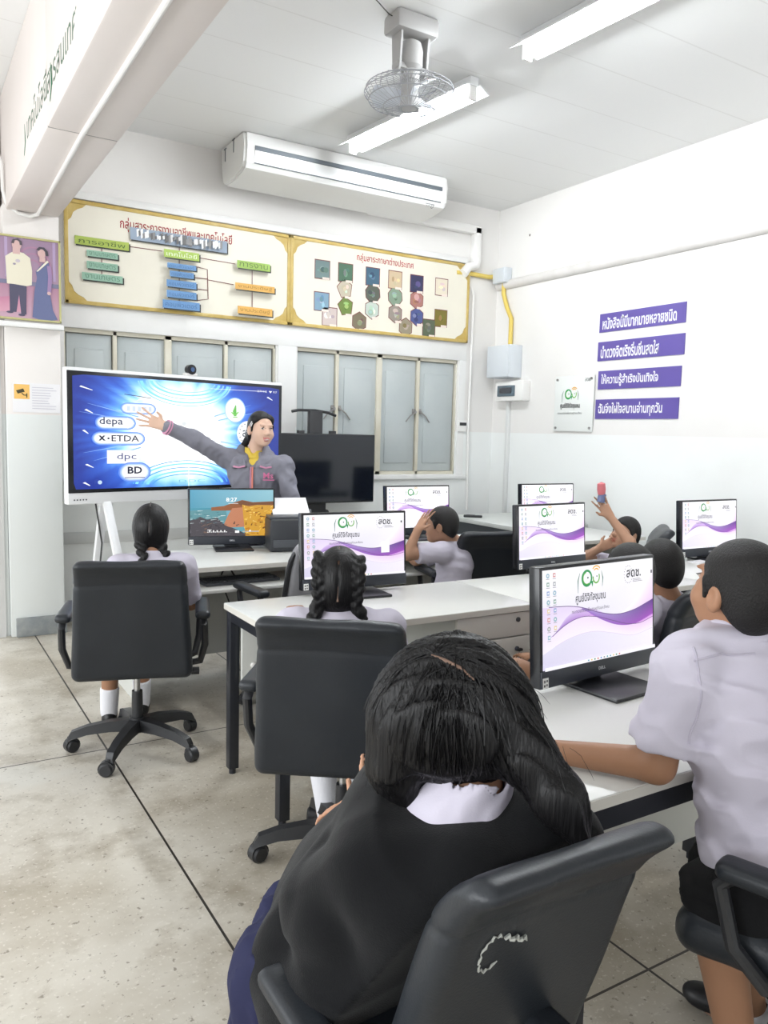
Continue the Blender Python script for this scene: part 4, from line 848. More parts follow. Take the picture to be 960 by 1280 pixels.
def scenic(pc, sw, sh):
    X = lambda q: [(a*sw, b*sh) for a, b in q]; r = np.random.default_rng(5)
    pc.rect(0, 0, sw, sh, [srgb(60, 140, 160), srgb(110, 170, 180), srgb(150, 200, 215), srgb(90, 165, 195)])
    pc.poly(X([(0, .55), (.42, .60), (.45, .3), (0, .18)]), srgb(96, 150, 158)); pc.poly(X([(.0, .60), (.5, .62), (.5, .575), (0, .57)]), srgb(70, 150, 170))
    pc.poly(X([(.25, .62), (.4, .65), (.55, .74), (.62, .78), (.75, .73), (1, .75), (1, .55), (.25, .55)]), srgb(150, 90, 50)); pc.poly(X([(.55, .72), (.62, .77), (.75, .72), (1, .745), (1, .68), (.6, .66)]), srgb(120, 76, 46))
    pc.poly(X([(.38, .18), (.45, .45), (.5, .60), (.63, .62), (.72, .2)]), srgb(196, 130, 96)); pc.poly(X([(.0, 0), (0, .34), (.12, .42), (.2, .36), (.32, .40), (.42, .22), (.5, .18), (.6, .1), (.7, 0)]), srgb(74, 70, 76)); pc.poly(X([(.62, .68), (.70, .64), (.8, .67), (1, .66), (1, 0), (.66, .0), (.64, .3)]), srgb(214, 160, 54))
    for k in range(130):
        if k < 70: x, y = r.uniform(.64, .99), r.uniform(.02, .62); c = [srgb(240, 196, 84), srgb(190, 120, 34), srgb(120, 74, 26), srgb(250, 214, 120)][k % 4]
        elif k < 100: x, y = r.uniform(.0, .55), r.uniform(.02, .3); c = [srgb(50, 48, 54), srgb(120, 96, 84), srgb(96, 92, 100)][k % 3]
        else: x, y = r.uniform(.0, .4), r.uniform(.28, .55); c = [srgb(220, 235, 235), srgb(70, 120, 130)][k % 2]
        a, l, wd_ = r.uniform(-.5, 1.6), r.uniform(.02, .07), r.uniform(.006, .02)
        if k >= 100: a *= .1; wd_ *= .5
        p2 = (clampx(0, (x+l*math.cos(a)), .995)*sw, clampx(.01, y+l*1.5*math.sin(a), .66)*sh); pc.line([(x*sw, y*sh), p2], [wd_*sw, wd_*.4*sw], c)
    pc.text('8:27', .49*sw, .745*sh, w=.13*sw, h=.085*sh, col=(1.1, 1.1, 1.1), bold=.015); pc.rect(.45*sw, .70*sh, .57*sw, .71*sh, (.8, .85, .85))
    for k in range(11): pc.rect((.2+.022*k)*sw, .085*sh, (.214+.022*k)*sw, (.10+.03*(k % 2))*sh, (1, 1, 1))
    pc.rect(.53*sw, .07*sh, .58*sw, .12*sh, (1.05, 1.05, 1.05)); pc.rect(.62*sw, .085*sh, .82*sw, .11*sh, (.5, .46, .4)); pc.rect(.70*sw, .095*sh, .72*sw, .13*sh, (1, 1, 1)); pc.rect(.2*sw, .13*sh, .25*sw, .145*sh, (.9, .9, .9))
SHARED = {}
def monitor(label, x, y, yaw, kind='wave', base_dir=1, popup=False, zb=.778, mw=.535, mh=.352, tilt=4, gain=1.0):
    """origin at the foot; the screen faces -y before yaw"""
    t = thing('monitor', label, 'monitor', (x, y, .755), R(yaw), 'all-in-one computers on the desks')
    hw = mw/2; z0 = zb-.755; z1 = z0+mh; tm = Matrix.Translation((0, 0, z0)) @ Matrix.Rotation(R(-tilt), 4, 'X') @ Matrix.Translation((0, 0, -z0))
    def put(o): o.data.transform(tm); return o
    if 'body' not in SHARED:
        b = MB(); b.bx((-hw, -.012, z0), (hw, .030, z1), bev=.005); SHARED['body'] = put(b.obj('housing', M_bez, t)).data
        b = MB(); b.bx((-hw+.002, -.016, z0+.003), (hw-.002, -.011, z0+.052), bev=.001); SHARED['chin'] = put(b.obj('chin', mat('dark blue grey chin', (.022, .026, .036), .35), t)).data
        b = MB(); b.bx((-.045, .022, 0), (.045, .055, z0+.22), bev=.004); SHARED['stand'] = b.obj('stand_neck', M_dk, t).data
        b = MB(); b.box((0, -.045, .006), (.23, .23, .012), bev=.004); SHARED['foot'] = b.obj('stand_base', mat('black stand', (.012, .013, .016), .35), t).data
        pc = Pic(1, 1, lambda u, v, z: (u, -.0165-z, v), .0002); pc.text('DELL', 0, z0+.022, w=.032, h=.009, col=(.7, .72, .75), bold=.02); SHARED['logo'] = put(pc.obj('logo', M_print, t)).data
        pc = Pic(1, 1, lambda u, v, z: (u, -.0165-z, v), .0002); pc.rect(-hw+.006, z0+.004, -hw+.03, z0+.034, (.78, .78, .76)); pc.rect(-hw+.010, z0+.008, -hw+.017, z0+.015, (.1, .1, .1)); pc.rect(-hw+.020, z0+.010, -hw+.026, z0+.016, (.12, .12, .12)); pc.rect(-hw+.010, z0+.020, -hw+.017, z0+.028, (.15, .15, .15)); pc.rect(-hw+.02, z0+.022, -hw+.027, z0+.028, (.1, .1, .1)); SHARED['sticker'] = put(pc.obj('sticker', M_print, t)).data
    else:
        for n_, k_ in (('housing', 'body'), ('chin', 'chin'), ('stand_neck', 'stand'), ('stand_base', 'foot'), ('logo', 'logo'), ('sticker', 'sticker')):
            o = bpy.data.objects.new(n_, SHARED[k_]); COL.objects.link(o); o.parent = t
    key = (kind, popup, gain)
    if key not in SHARED:
        sw, sh = mw-.022, mh-.064; pc = Pic(sw, sh, lambda u, v, z: (-sw/2+u, -.0125-z, z0+.054+v), .0001)
        if kind == 'wave': wallpaper(pc, sw, sh, popup, gain)
        else: scenic(pc, sw, sh)
        SHARED[key] = put(pc.obj('screen', M_scr, t)).data
    else: o = bpy.data.objects.new('screen', SHARED[key]); COL.objects.link(o); o.parent = t
    return t
monitor('nearest monitor with purple wave wallpaper, in front of the boy leaning on the desk', 1.800, 1.655, 4.5)
monitor('monitor with purple waves and small white pop-up behind the head with two thick braids', 1.79, 3.155, -4, popup=True)
monitor('monitor with purple waves in mid row, directly above the drawers', 3.085, 3.22, 3, gain=1.15)
monitor('monitor with purple waves against the white wall, beyond the looking-up boy', 4.335, 3.13, -1, gain=1.15)
monitor('monitor showing a rocky beach picture beside the printer', 1.755, 4.66, -14, kind='scenic')
monitor('monitor with pale washed screen behind the boy who covers his face', 3.14, 4.64, -2, gain=1.3)
monitor('partly hidden monitor with pale screen farthest right in the far row', 4.36, 4.62, -3, gain=1.3)
# keyboard, printer, cables on the far desk
kb = thing('keyboard', 'black keyboard on the pull-out tray under the beach picture monitor', 'keyboard', (1.62, 4.19, .636), R(3))
MB().bx((-.225, -.075, 0), (.225, .075, .018), bev=.005).obj('body', M_dk, kb)
b = MB()
for r_ in range(5):
    for c_ in range(18):
        if r_ == 0 and 4 < c_ < 10: continue
        b.bx((-.215+.0238*c_, -.066+.026*r_, .017), (-.215+.0238*c_+.0195, -.066+.026*r_+.021, .026))
b.bx((-.215+.0238*5, -.066, .017), (-.215+.0238*10-.004, -.045, .026)); o = b.obj('keys', mat('black key caps', (.045, .048, .055), .45), kb)
tag(MB().tube([(1.63, 4.27, .645), (1.62, 4.36, .70), (1.60, 4.40, .66), (1.62, 4.5, .60), (1.75, 4.55, .3)], .005, 6).obj('cable', mat('dark cord')), 'black cable looping down behind the keyboard tray', 'cable')
pr = thing('printer', 'dark grey printer on the far desk beside the rocky beach monitor', 'printer', (2.10, 4.50, .755), R(-14))
b = MB(); b.bx((-.17, -.14, 0), (.17, .16, .20), bev=.018); b.obj('body', mat('charcoal printer shell', (.028, .031, .037), .45), pr)
MB().bx((-.15, -.148, .03), (.15, -.13, .075), bev=.004).obj('output_tray', M_dk, pr); MB().bx((-.165, -.1, .198), (.165, .10, .212), bev=.005).obj('lid', M_dk, pr)
b = MB(); b.bar((0, .06, .20), (0, .09, .24), .26, .010, bev=.003); b.obj('paper_support', M_dk, pr)
tag(MB().bar((2.10, 4.53, .968), (2.135, 4.67, 1.06), .235, .006).obj('paper_sheets', M_paper), 'white sheets of paper standing up in the printer', 'paper')
# desk odds and ends
tag(MB().bx((4.10, 3.02, .755), (4.36, 3.10, .762)).obj('paper_sheet', M_paper), 'white sheet of paper on the desk behind the looking-up boy', 'paper')
# ================================================================== office chairs
M_lea = mat('black leather', (.0145, .0175, .0225), .40, spec=.42, bump=(220, .12), mottling=(3, (.020, .024, .030), .7))
M_mesh = mat('grey mesh fabric', (.30, .30, .32), .8, bump=(400, .3))
M_chr = mat('brushed steel', (.5, .5, .5), .3, metal=1.0)
CH = {}
def chair(label, x, y, rz, group='black office chairs', armoff=None, back='leather', base_rz=0.0, recline=9, width=.48, zoff=0.0, arms=True, tear=False):
    t = thing('office_chair', label, 'chair', (x, y, 0), R(rz), group)
    def add(name, key, make, m, parent=t):
        if key in CH: o = bpy.data.objects.new(name, CH[key]); COL.objects.link(o)
        else: o = make(m); o.name = name; CH[key] = o.data
        o.parent = parent; return o
    def star(m):
        b = MB()
        for k in range(5):
            a = 2*math.pi*k/5+.3; c, s = math.cos(a), math.sin(a)
            P = [(0.02, .125, .030, .030), (.12, .122, .027, .026), (.22, .108, .024, .022), (.29, .085, .022, .020), (.305, .066, .020, .012)]
            vs = []; fs = []
            for r_, z, hw, hh in P:
                for u, v in ((-hw, -hh), (hw, -hh), (hw*.75, hh*.8), (-hw*.75, hh*.8)): vs.append((c*r_-s*u, s*r_+c*u, z+v))
            for i in range(len(P)-1):
                for j in range(4): fs.append((i*4+j, i*4+(j+1) % 4, i*4+4+(j+1) % 4, i*4+4+j))
            fs += [(3, 2, 1, 0), (16, 17, 18, 19)]; b.add(vs, fs)
        b.cyl((0, 0, .09), (0, 0, .155), .045, .036, n=20); return b.obj('star_base', m)
    sb = add('star_base', 'star', star, M_blk)
    sb.rotation_euler = (0, 0, R(base_rz))
    for k in range(5):
        a = 2*math.pi*k/5+.3
        def cst(m):
            b = MB(); b.lathe([(0, -.024), (.024, -.024), (.03, -.018), (.03, .018), (.024, .024), (0, .024)], (0, .012, .03), M=Euler((0, R(90), 0)).to_matrix(), n=16); b.lathe([(0, -.016), (.034, -.016), (.034, .016), (0, .016)], (0, .012, .034), M=Euler((0, R(90), 0)).to_matrix(), n=16); b.cyl((0, 0, .03), (0, 0, .075), .009, n=8); return b.obj('caster', m)
        c_ = add('caster', 'caster', cst, M_blk, sb); c_.location = (.30*math.cos(a), .30*math.sin(a), 0); c_.rotation_euler = (0, 0, a+1.1*k)
    add('gas_lift', 'lift', lambda m: MB().cyl((0, 0, .25), (0, 0, .40), .014, n=14).obj('gas_lift', m), M_chr)
    add('lift_cover', 'cover', lambda m: MB().cyl((0, 0, .12), (0, 0, .28), .027, .024, n=16).obj('lift_cover', m), M_blk)
    add('tilt_mechanism', 'mech', lambda m: MB().box((0, -.02, .395), (.16, .24, .045), bev=.012).obj('tilt_mechanism', m), M_blk)
    add('lever', 'lever', lambda m: MB().tube([(.06, 0, .39), (.20, 0, .385), (.25, -.01, .37)], .006, 8).lathe([(0, -.02), (.018, -.018), (.018, .018), (0, .02)], (.262, -.012, .365), M=Euler((0, R(90), 0)).to_matrix(), n=12).obj('lever', m), M_blk)
    add('seat', 'seat', lambda m: Field().box((0, .02, .462), (.245, .245, .055), rd=.05, warp=lambda q: q+np.stack([0*q[:, 0], 0*q[:, 0], .10*np.maximum(q[:, 1]-.12, 0)-.05*(q[:, 0]**2)], 1).astype(np.float32)).obj('seat', m, h=.012), M_lea)
    key = ('back', back, recline, width, zoff)
    def mkback(m):
        tr = math.tan(R(recline)); Hh = .27
        def warp(q):
            z = q[:, 2]; sh = tr*z+.030*np.clip((z-.15)/.10, 0, 1)**2*1.4; hw = 1.0/(1.0-.11*np.clip((z+Hh)/(2*Hh), 0, 1))
            lum = .10*(q[:, 0]**2)
            return np.stack([q[:, 0]*hw, q[:, 1]+sh+lum, z], 1).astype(np.float32)
        f = Field().box((0, -.265, .675+zoff), (width/2+.018, .038, Hh), rd=.034, warp=warp)
        def groove(P):
            q = P-np.array((0, -.265, .675+zoff)); z = q[:, 2]; g = .0045*np.exp(-((z-.168+.03*np.abs(q[:, 0]))/.006)**2)
            g = g+.002*np.sin(P[:, 0]*23+P[:, 2]*9)*np.sin(P[:, 2]*15); return g
        return f.obj('backrest', m, h=.0065, noise=groove, smooth=2)
    bk_ = add('backrest', key, mkback, M_lea if back == 'leather' else M_mesh)
    if back != 'leather':
        b = MB(); P = []
        for k in range(33):
            a = 2*math.pi*k/32; u = math.copysign(abs(math.cos(a))**.45, math.cos(a)); v = math.copysign(abs(math.sin(a))**.45, math.sin(a)); z = .27*v
            P.append((u*(width/2+.02)*(1-.11*(v+1)/2), -.265-math.tan(R(recline))*z-.02*max(0, (z-.15)/.10)**2*1.4, .675+z))
        b.tube(P, .014, 8); b.obj('back_rim', mat('pale rim', (.55, .55, .56), .5), t); b = MB(); b.tube([(p[0]*1.05, p[1]-.02, p[2]+.004) for p in P], .013, 8); b.obj('back_frame', M_blk, t)
    add('back_support', 'bsup', lambda m: MB().bar((0, -.10, .395), (0, -.235, .42), .08, .014).bar((0, -.235, .415), (0, -.27, .60), .08, .014).obj('back_support', m), M_blk)
    if arms:
        for s in (-1, 1):
            def arm(m, s=s): return MB().tube([(s*.20, -.05, .412), (s*.285, -.07, .43), (s*.305, -.12, .52), (s*.302, -.15, .62), (s*.298, -.12, .652), (s*.292, 0, .655), (s*.288, .12, .65), (s*.285, .15, .62), (s*.28, .12, .50), (s*.26, .06, .43), (s*.20, .04, .412)], .016, 10).obj('armrest', m)
            a_ = add('armrest', ('arm', s), arm, M_blk)
            if armoff: a_.location = armoff if s < 0 else (-.22, armoff[1]-.10, armoff[2]-.03)
            add('arm_pad', ('pad', s), lambda m, s=s: Field().box((s*.295, -.01, .664), (.034, .165, .02), rd=.018).obj('arm_pad', m, h=.008), M_lea, a_)
    return t
chair('black leather office chair at left whose star base stands on the floor seam', .905, 3.62, -18, base_rz=18, width=.47)
chair('black leather office chair in the middle, behind the table leg and the thick braids', 1.28, 2.31, -37, base_rz=30, width=.47)
cF = chair('nearest black leather office chair with torn backrest, carrying the long-haired student', .835, 1.185, -1, base_rz=10, recline=20, width=.40, zoff=-.045, tear=True, armoff=(0, -.12, -.13))
chair('black leather office chair behind the boy who covers his face', 3.02, 3.86, -14, width=.47)
chair('grey mesh backed office chair tucked between the middle and far rows', 1.84, 3.86, 4, group=None, back='mesh', width=.45)
chair('black leather office chair of the boy raising his arm', 3.90, 3.56, 45, width=.46)
chair('black leather office chair between the two close-cropped heads and the looking-up boy', 2.64, 2.22, 6, width=.47)
chair('black office chair under the boy in white shirt at the right edge', 1.685, .845, 16, base_rz=15, width=.47)
# torn patch on the nearest chair: the leather has peeled off a round of pale lining
tb_ = [c for c in cF.children if c.name.startswith('backrest')][0]
bv = np.array([tuple(v.co) for v in tb_.data.vertices])
def back_at(x, z):
    q = bv[np.argsort((bv[:, 0]-x)**2*1.0+(bv[:, 2]-z)**2+1e3*(bv[:, 1] > np.median(bv[:, 1])))[:12]]; return float(q[:, 1].min())
M_lin = mat('torn lining', (.42, .43, .40), .9)
tp = []
for k in range(26):
    a = R(60+k*10.5); r_ = .027*(1+.10*math.sin(k*2.1)); x, z = -.105+r_*.8*math.cos(a), .735+r_*1.25*math.sin(a); tp.append((x, back_at(x, z)-.0005, z))
MB().tube(tp, [.0016+.0008*math.sin(k*1.7) for k in range(26)], 5).obj('tear', M_lin, tb_)
fl = MB()
for k in range(5):
    x, z = -.085+.009*k, .757-.004*k; fl.tube([(x, back_at(x, z)-.001, z), (x+.004, back_at(x, z)-.006, z+.006-.004*(k % 2)), (x+.010, back_at(x, z)-.003, z-.004)], [.003, .004, .001], 5)
fl.obj('tear_flap', M_lin, tb_)
# ================================================================== people
M_skin = mat('skin', attr=True, rough=.5, spec=.35)
M_hair = mat('black hair', (.0055, .0052, .0058), .42, spec=.26, bump=(28, .9, (5.5, 5.5, .35)))
M_hairs = mat('cropped hair', (.012, .011, .011), .55, spec=.3, bump=(260, .8))
M_shirt = mat('lilac white cotton', (.56, .53, .62), .75, spec=.2, bump=(300, .1), mottling=(3, (.52, .49, .58), .5))
M_black = mat('black cloth', (.0075, .0075, .0085), .85, spec=.15, bump=(350, .2), sheen=.08)
M_sweat = mat('black knit', (.0062, .0065, .0075), .9, spec=.1, bump=(420, .35), sheen=.12)
M_navy = mat('navy pleated cloth', (.019, .021, .058), .8, spec=.2, bump=(300, .12))
M_sock = mat('white sock', (.78, .78, .82), .85, bump=(200, .3, (1, 1, .2)))
M_shoe = mat('black shoe leather', (.012, .012, .014), .45)
def nrm(v): v = np.array(v, float); return v/np.linalg.norm(v)
def frame(fw, up=(0, 0, 1)):
    fw = nrm(fw); up = np.array(up, float); rt = nrm(np.cross(fw, up)); up = np.cross(rt, fw); return rt, fw, up
SKIN = lambda r, g, b: [(r, g, b), (r*.80, g*.50, b*.50), (.012, .010, .010), (.50, .46, .44), (.55, .22, .20)]
def head(f, o, fw, up=(0, 0, 1), s=1.0, smile=False, full=0.0):
    rt, fw, up = frame(fw, up); A = np.stack([rt, fw, up]); L = lambda r, a, u: np.array(o)+s*(rt*r+fw*a+up*u); e = lambda c, r, k=.02, col=0, op='u': f.ell(L(*c), np.array(r)*s, A, k*s, col, op)
    e((0, -.012, .024), (.073, .092, .086)); e((0, .030, -.030), (.059+full*.01, .058, .074), .03); e((0, .034, -.072), (.044+full*.012, .044, .036), .03)
    for q in (-1, 1):
        e((q*(.036+full*.006), .055, -.036), (.026+full*.006, .026, .028), .02)
        f.ell(L(q*.0765, -.010, -.014), np.array((.013, .021, .033))*s, A, .006*s, 0); f.ell(L(q*.0895, -.004, -.010), np.array((.010, .013, .021))*s, A, .003*s, 1, 's')
        e((q*.032, .104, .004), (.016, .013, .008), .014, 0, 's'); e((q*.030, .083, .027), (.020, .008, .006), .012)
        e((q*.032, .0855, .025), (.018, .005, .0028), .002, 2)
        e((q*.031, .0815, .004), (.0115, .0062, .0032), .001, 3); e((q*.031, .0858, .004), (.0050, .003, .0034), 0, 2); e((q*.031, .0850, .0088), (.016, .0042, .0018), 0, 2)
        e((q*.0115, .096, -.031), (.008, .009, .007), .006)
    f.cone(L(0, .083, .010), L(0, .103, -.026), .008*s, .0125*s, .014*s)
    e((0, .064, -.092), (.022, .020, .018), .02)
    if smile:
        e((0, .0895, -.060), (.025, .007, .0045), .004, 1); e((0, .0885, -.071), (.022, .008, .005), .004, 1); e((0, .0915, -.0655), (.019, .006, .003), 0, 3)
    else:
        e((0, .0905, -.058), (.021, .008, .0048), .004, 1); e((0, .0885, -.0665), (.018, .008, .0055), .004, 1)
    return L, A
def hand(f, w, d, n, t, s=1.0, curl=.4, spread=.12, col=0, thumb=.8):
    w = np.array(w, float); d = nrm(d); n = nrm(np.array(n)-d*np.dot(n, d)); t = nrm(np.array(t)-d*np.dot(t, d)-n*np.dot(t, n))
    for i in range(4):
        off = .030-.020*i; kn = w+s*(d*(.082-.006*abs(i-1.2))+t*off); f.cone(w+s*t*off*.55, kn, .0155*s, .0105*s, .014*s, col)
        dd = nrm(d+t*(spread*(1.5-i)*.55)); p = kn; a = 0.0
        for j, (ln, r) in enumerate(zip(np.array((.040, .027, .022))*(1.0, 1.1, 1.02, .80)[i], (.0088, .0080, .0072))):
            a += curl*(.55 if j == 0 else .8); q = p+s*ln*(dd*math.cos(a)+n*math.sin(a)); f.cone(p, q, r*s, r*.9*s, .003*s, col); p = q
    b = w+s*(d*.022+t*.022); m = b+s*.038*nrm(d*.55+t*thumb+n*.25); e = m+s*.030*nrm(d*.85+t*.35*thumb+n*.3)
    f.cone(b, m, .0145*s, .0105*s, .010*s, col); f.cone(m, e, .0098*s, .0085*s, .004*s, col)
def arm(f, S, E, W, r=(.040, .034, .024), k=.02):
    f.cone(S, E, r[0], r[1], k); f.cone(E, W, r[1]*.98, r[2], k)
def torso(f, hip, neck, lat, k=.03, grow=0.0, w=1.0, dp=1.0, lo=-.06, hi=1.0, pw=2.3):
    hip = np.array(hip, float); neck = np.array(neck, float); a = neck-hip; H = np.linalg.norm(a); g = grow
    S = [(lo*H, .125*w+g, .10*dp+g), (.12*H, .132*w+g, .105*dp+g), (.38*H, .122*w+g, .093*dp+g), (.66*H, .140*w+g, .102*dp+g), (.86*H, .128*w+g, .080*dp+g), (.97*H, .070*w+g, .055*dp+g), (1.0*H, .048*w+g, .045*dp+g)]
    f.loft(hip, a, lat, [q for q in S if q[0] <= hi*H+1e-6], k, pw=pw)
def sleeve(f, S, E, frac, r0, r1, k=.03):
    S = np.array(S, float); E = np.array(E, float); f.cone(S, S+(E-S)*frac, r0, r1, k, flat=(False, True))
def shoe(parent, heel, toe, name='shoe'):
    heel = np.array(heel, float); toe = np.array(toe, float); d = nrm(toe-heel); rt = nrm(np.cross(d, (0, 0, 1))); A = np.stack([rt, d, np.array((0, 0, 1.))]); c = (heel+toe)/2; L = np.linalg.norm(toe-heel)
    f = Field(); f.ell(c+np.array((0, 0, .03)), (.038, L/2+.012, .032), A, .01); f.ell(heel+d*.03+np.array((0, 0, .05)), (.034, .042, .042), A, .02); f.ell(toe-d*.03+np.array((0, 0, .025)), (.038, .045, .026), A, .02); f.cut((0, 0, .004), (0, 0, -1))
    f.obj(name, M_shoe, parent, h=.007, world=True)
def cap_hair(o, fw, up, s, m, parent, h=.006, low=0.0, front=0.0, grow=1.0, extra=None, noise=None):
    rt, fw, up = frame(fw, up); A = np.stack([rt, fw, up]); L = lambda r, a, u: np.array(o)+s*(rt*r+fw*a+up*u); f = Field()
    f.ell(L(0, -.014, .026), np.array((.080, .099, .092))*s*grow, A, .02); f.ell(L(0, -.052, -.022), np.array((.066, .052, .066))*s*grow, A, .03)
    p0 = L(0, .082+front, .062); p1 = L(0, -.085, -.085-low); d = p1-p0; n = np.cross(d, rt); n = n*np.sign(np.dot(n, -up)) ; f.cut(p0, n)
    for q in (-1, 1): f.cone(L(q*.074, .022, .02), L(q*.074, .018, -.018), .010*s, .006*s, .012*s)
    if extra: extra(f, L, A)
    return f.obj('hair', m, parent, h=h, world=True, noise=noise, smooth=1), L, A
def braid(f, pts, r, n, lat):
    P = np.array(pts, float); seg = np.linalg.norm(np.diff(P, axis=0), axis=1); cs = np.r_[0, np.cumsum(seg)]; lat = nrm(lat)
    for i in range(n):
        t = (i+.5)/n; q = np.array([np.interp(t*cs[-1], cs, P[:, j]) for j in range(3)]); q2 = np.array([np.interp(min(1, t+.03)*cs[-1], cs, P[:, j]) for j in range(3)]); d = nrm(q2-q if np.linalg.norm(q2-q) > 1e-6 else P[-1]-P[-2])
        sd = 1 if i % 2 else -1; l2 = nrm(lat-d*np.dot(lat, d)); ax = nrm(d+sd*-.75*l2); b = nrm(np.cross(ax, d)) if np.linalg.norm(np.cross(ax, d)) > 1e-3 else l2; c = np.cross(ax, b); rr = r*(1-.35*t)
        f.ell(q+sd*l2*rr*.42, (rr*1.15, rr*.72, rr*.80), np.stack([ax, c, b]), .004)
    f.cone(P[-1], P[-1]+nrm(P[-1]-P[-2])*r*2, r*.55, r*.25, .01)
def person(label, base):
    return base, label
def body_obj(f, label, base, pal, h=.007):
    o = f.obj('person', M_skin, None, h=h, palette=pal, origin=np.array(base, float)); return tag(o, label, 'person', None)
def neckcone(f, L, neck, s, r=.046): f.cone(L(0, -.022, -.055), neck, r*s, (r+.003)*s, .022)
def collar(parent, neck, axis, lat, r=.058, m=None, hgt=.036, flare=.03, name='collar', front=None):
    f = Field(); ax = nrm(axis); f.loft(np.array(neck)-ax*.012, ax, lat, [(-.018, r+flare, r*.95+flare), (0.0, r+flare*.75, r*.92+flare*.75), (hgt*.6, r+.006, r*.92+.006), (hgt, r-.001, r*.9)], 0, pw=2.0)
    f.loft(np.array(neck)-ax*.012, ax, lat, [(-.03, r*.6, r*.6), (hgt+.02, r-.006, r*.9-.006)], .003, op='s')
    if front is not None:
        fd = nrm(front); f.cone(np.array(neck)+fd*r*.6+ax*.05, np.array(neck)+fd*(r*1.9)-ax*.045, .032, .004, .004, op='s')
    return f.obj(name, m or M_shirt, parent, h=.006, world=True)

KID = SKIN(.345, .18, .105); KID2 = SKIN(.40, .225, .145); LADY = SKIN(.68, .455, .345); LADY[1] = (.52, .17, .16); LADY[3] = (.62, .56, .53)
def student(label, base, hip, neck, lat, o, fw, up=(0, 0, 1), s=.93, pal=KID, arms=None, legs=None, w=1.0, h=.007, skirt=False, seed=0, sleeve_frac=.66, sock=.34, full=0.0, cloth=.0042, dp=1.0, hipw=1.0, front=None, smile=False, shortlen=.80):
    """arms: {side: (shoulder or None, elbow, wrist, hand_dir, palm_n, thumb_dir, curl)}; legs: {side: (knee, ankle, toe_dir)}"""
    hip = np.array(hip, float); neck = np.array(neck, float); lat = nrm(lat); ax = nrm(neck-hip); f = Field()
    L, A = head(f, o, fw, up, s, smile, full); neckcone(f, L, neck, s); torso(f, hip, neck, lat, grow=-.006, w=w, dp=dp)
    Sh = {}
    for sd in (-1, 1):
        a = (arms or {}).get(sd); S = neck-ax*.055+lat*sd*.142*w if not a or a[0] is None else np.array(a[0], float); Sh[sd] = S
        f.cone(neck-ax*.045, S, .036*w, .038*w, .03)
        if a:
            arm(f, S, a[1], a[2], (.041*w, .034*w, .023)); hand(f, a[2], a[3], a[4], a[5], s=.86*s/.93, curl=a[6], spread=a[7] if len(a) > 7 else .12)
    for sd, (K, An, td) in (legs or {}).items():
        H = hip+lat*sd*.075*hipw; f.cone(H, K, .078*w, .055*w, .03); f.cone(K, An, .052*w, .034*w, .02); f.cone(An, np.array(An)+nrm(td)*.11-np.array((0, 0, .045)), .034, .026, .02)
    b = body_obj(f, label, base, pal, h)
    f = Field(); torso(f, hip, neck, lat, grow=.014, w=w, dp=dp, lo=-.02 if not skirt else -.02, hi=.97)
    for sd in (-1, 1):
        a = (arms or {}).get(sd); S = Sh[sd]; f.cone(neck-ax*.035, S, .056*w, .056*w, .03)
        E = np.array(a[1], float) if a else S-ax*.25
        sleeve(f, S, E, sleeve_frac, .056*w, .060*w)
    f.obj('shirt', M_shirt, b, h=h, world=True, noise=cloth_noise(cloth, 75, seed, axis=(.2, .2, .6)))
    collar(b, neck+ax*.004, ax+.0*lat, lat, r=.054*s/.93*(1+full*.15), front=front)
    if legs:
        f = Field()
        f.loft(hip, ax, lat, [(-.09, .135*w*hipw, .11*dp), (.0, .142*w*hipw, .118*dp), (.07, .136*w*hipw, .108*dp)], .03)
        for sd, (K, An, td) in legs.items():
            H = hip+lat*sd*.075*hipw; K = np.array(K, float)
            if skirt: f.cone(H, H+(K-H)*1.08, .105*w, .088*w, .06)
            else: f.cone(H, H+(K-H)*shortlen, .098*w, .088*w, .03, flat=(False, True))
        if skirt:
            Km = sum(np.array(q[0], float) for q in legs.values())/len(legs); fd = nrm((Km-hip)*np.array((1, 1, 0)))
            f.loft(Km-fd*.06+np.array((0, 0, .05)), (0, 0, -1), lat, [(0, .13*w, .10), (.07, .15*w, .12), (.20, .17*w, .13)], .04)
            f.obj('skirt', M_navy, b, h=h, world=True, noise=cloth_noise(.004, 60, seed+3))
        else: f.obj('shorts', M_black, b, h=h, world=True, noise=cloth_noise(.004, 40, seed+3))
        for sd, (K, An, td) in legs.items():
            K = np.array(K, float); An = np.array(An, float)
            if sock: f = Field(); f.cone(An+(K-An)*sock, An, .047*w, .042, 0, flat=(True, False)); f.obj('sock', M_sock, b, h=.008, world=True)
            t_ = nrm(td); shoe(b, (An[0]-t_[0]*.04, An[1]-t_[1]*.04, 0), (An[0]+t_[0]*.16, An[1]+t_[1]*.16, 0))
    return b, L, A, Sh

UP = np.array((0, 0, 1.)); LEFT = -_r0; AWAY = np.cross((0, 0, 1), _r0)*1.0      # image left and straight ahead, level
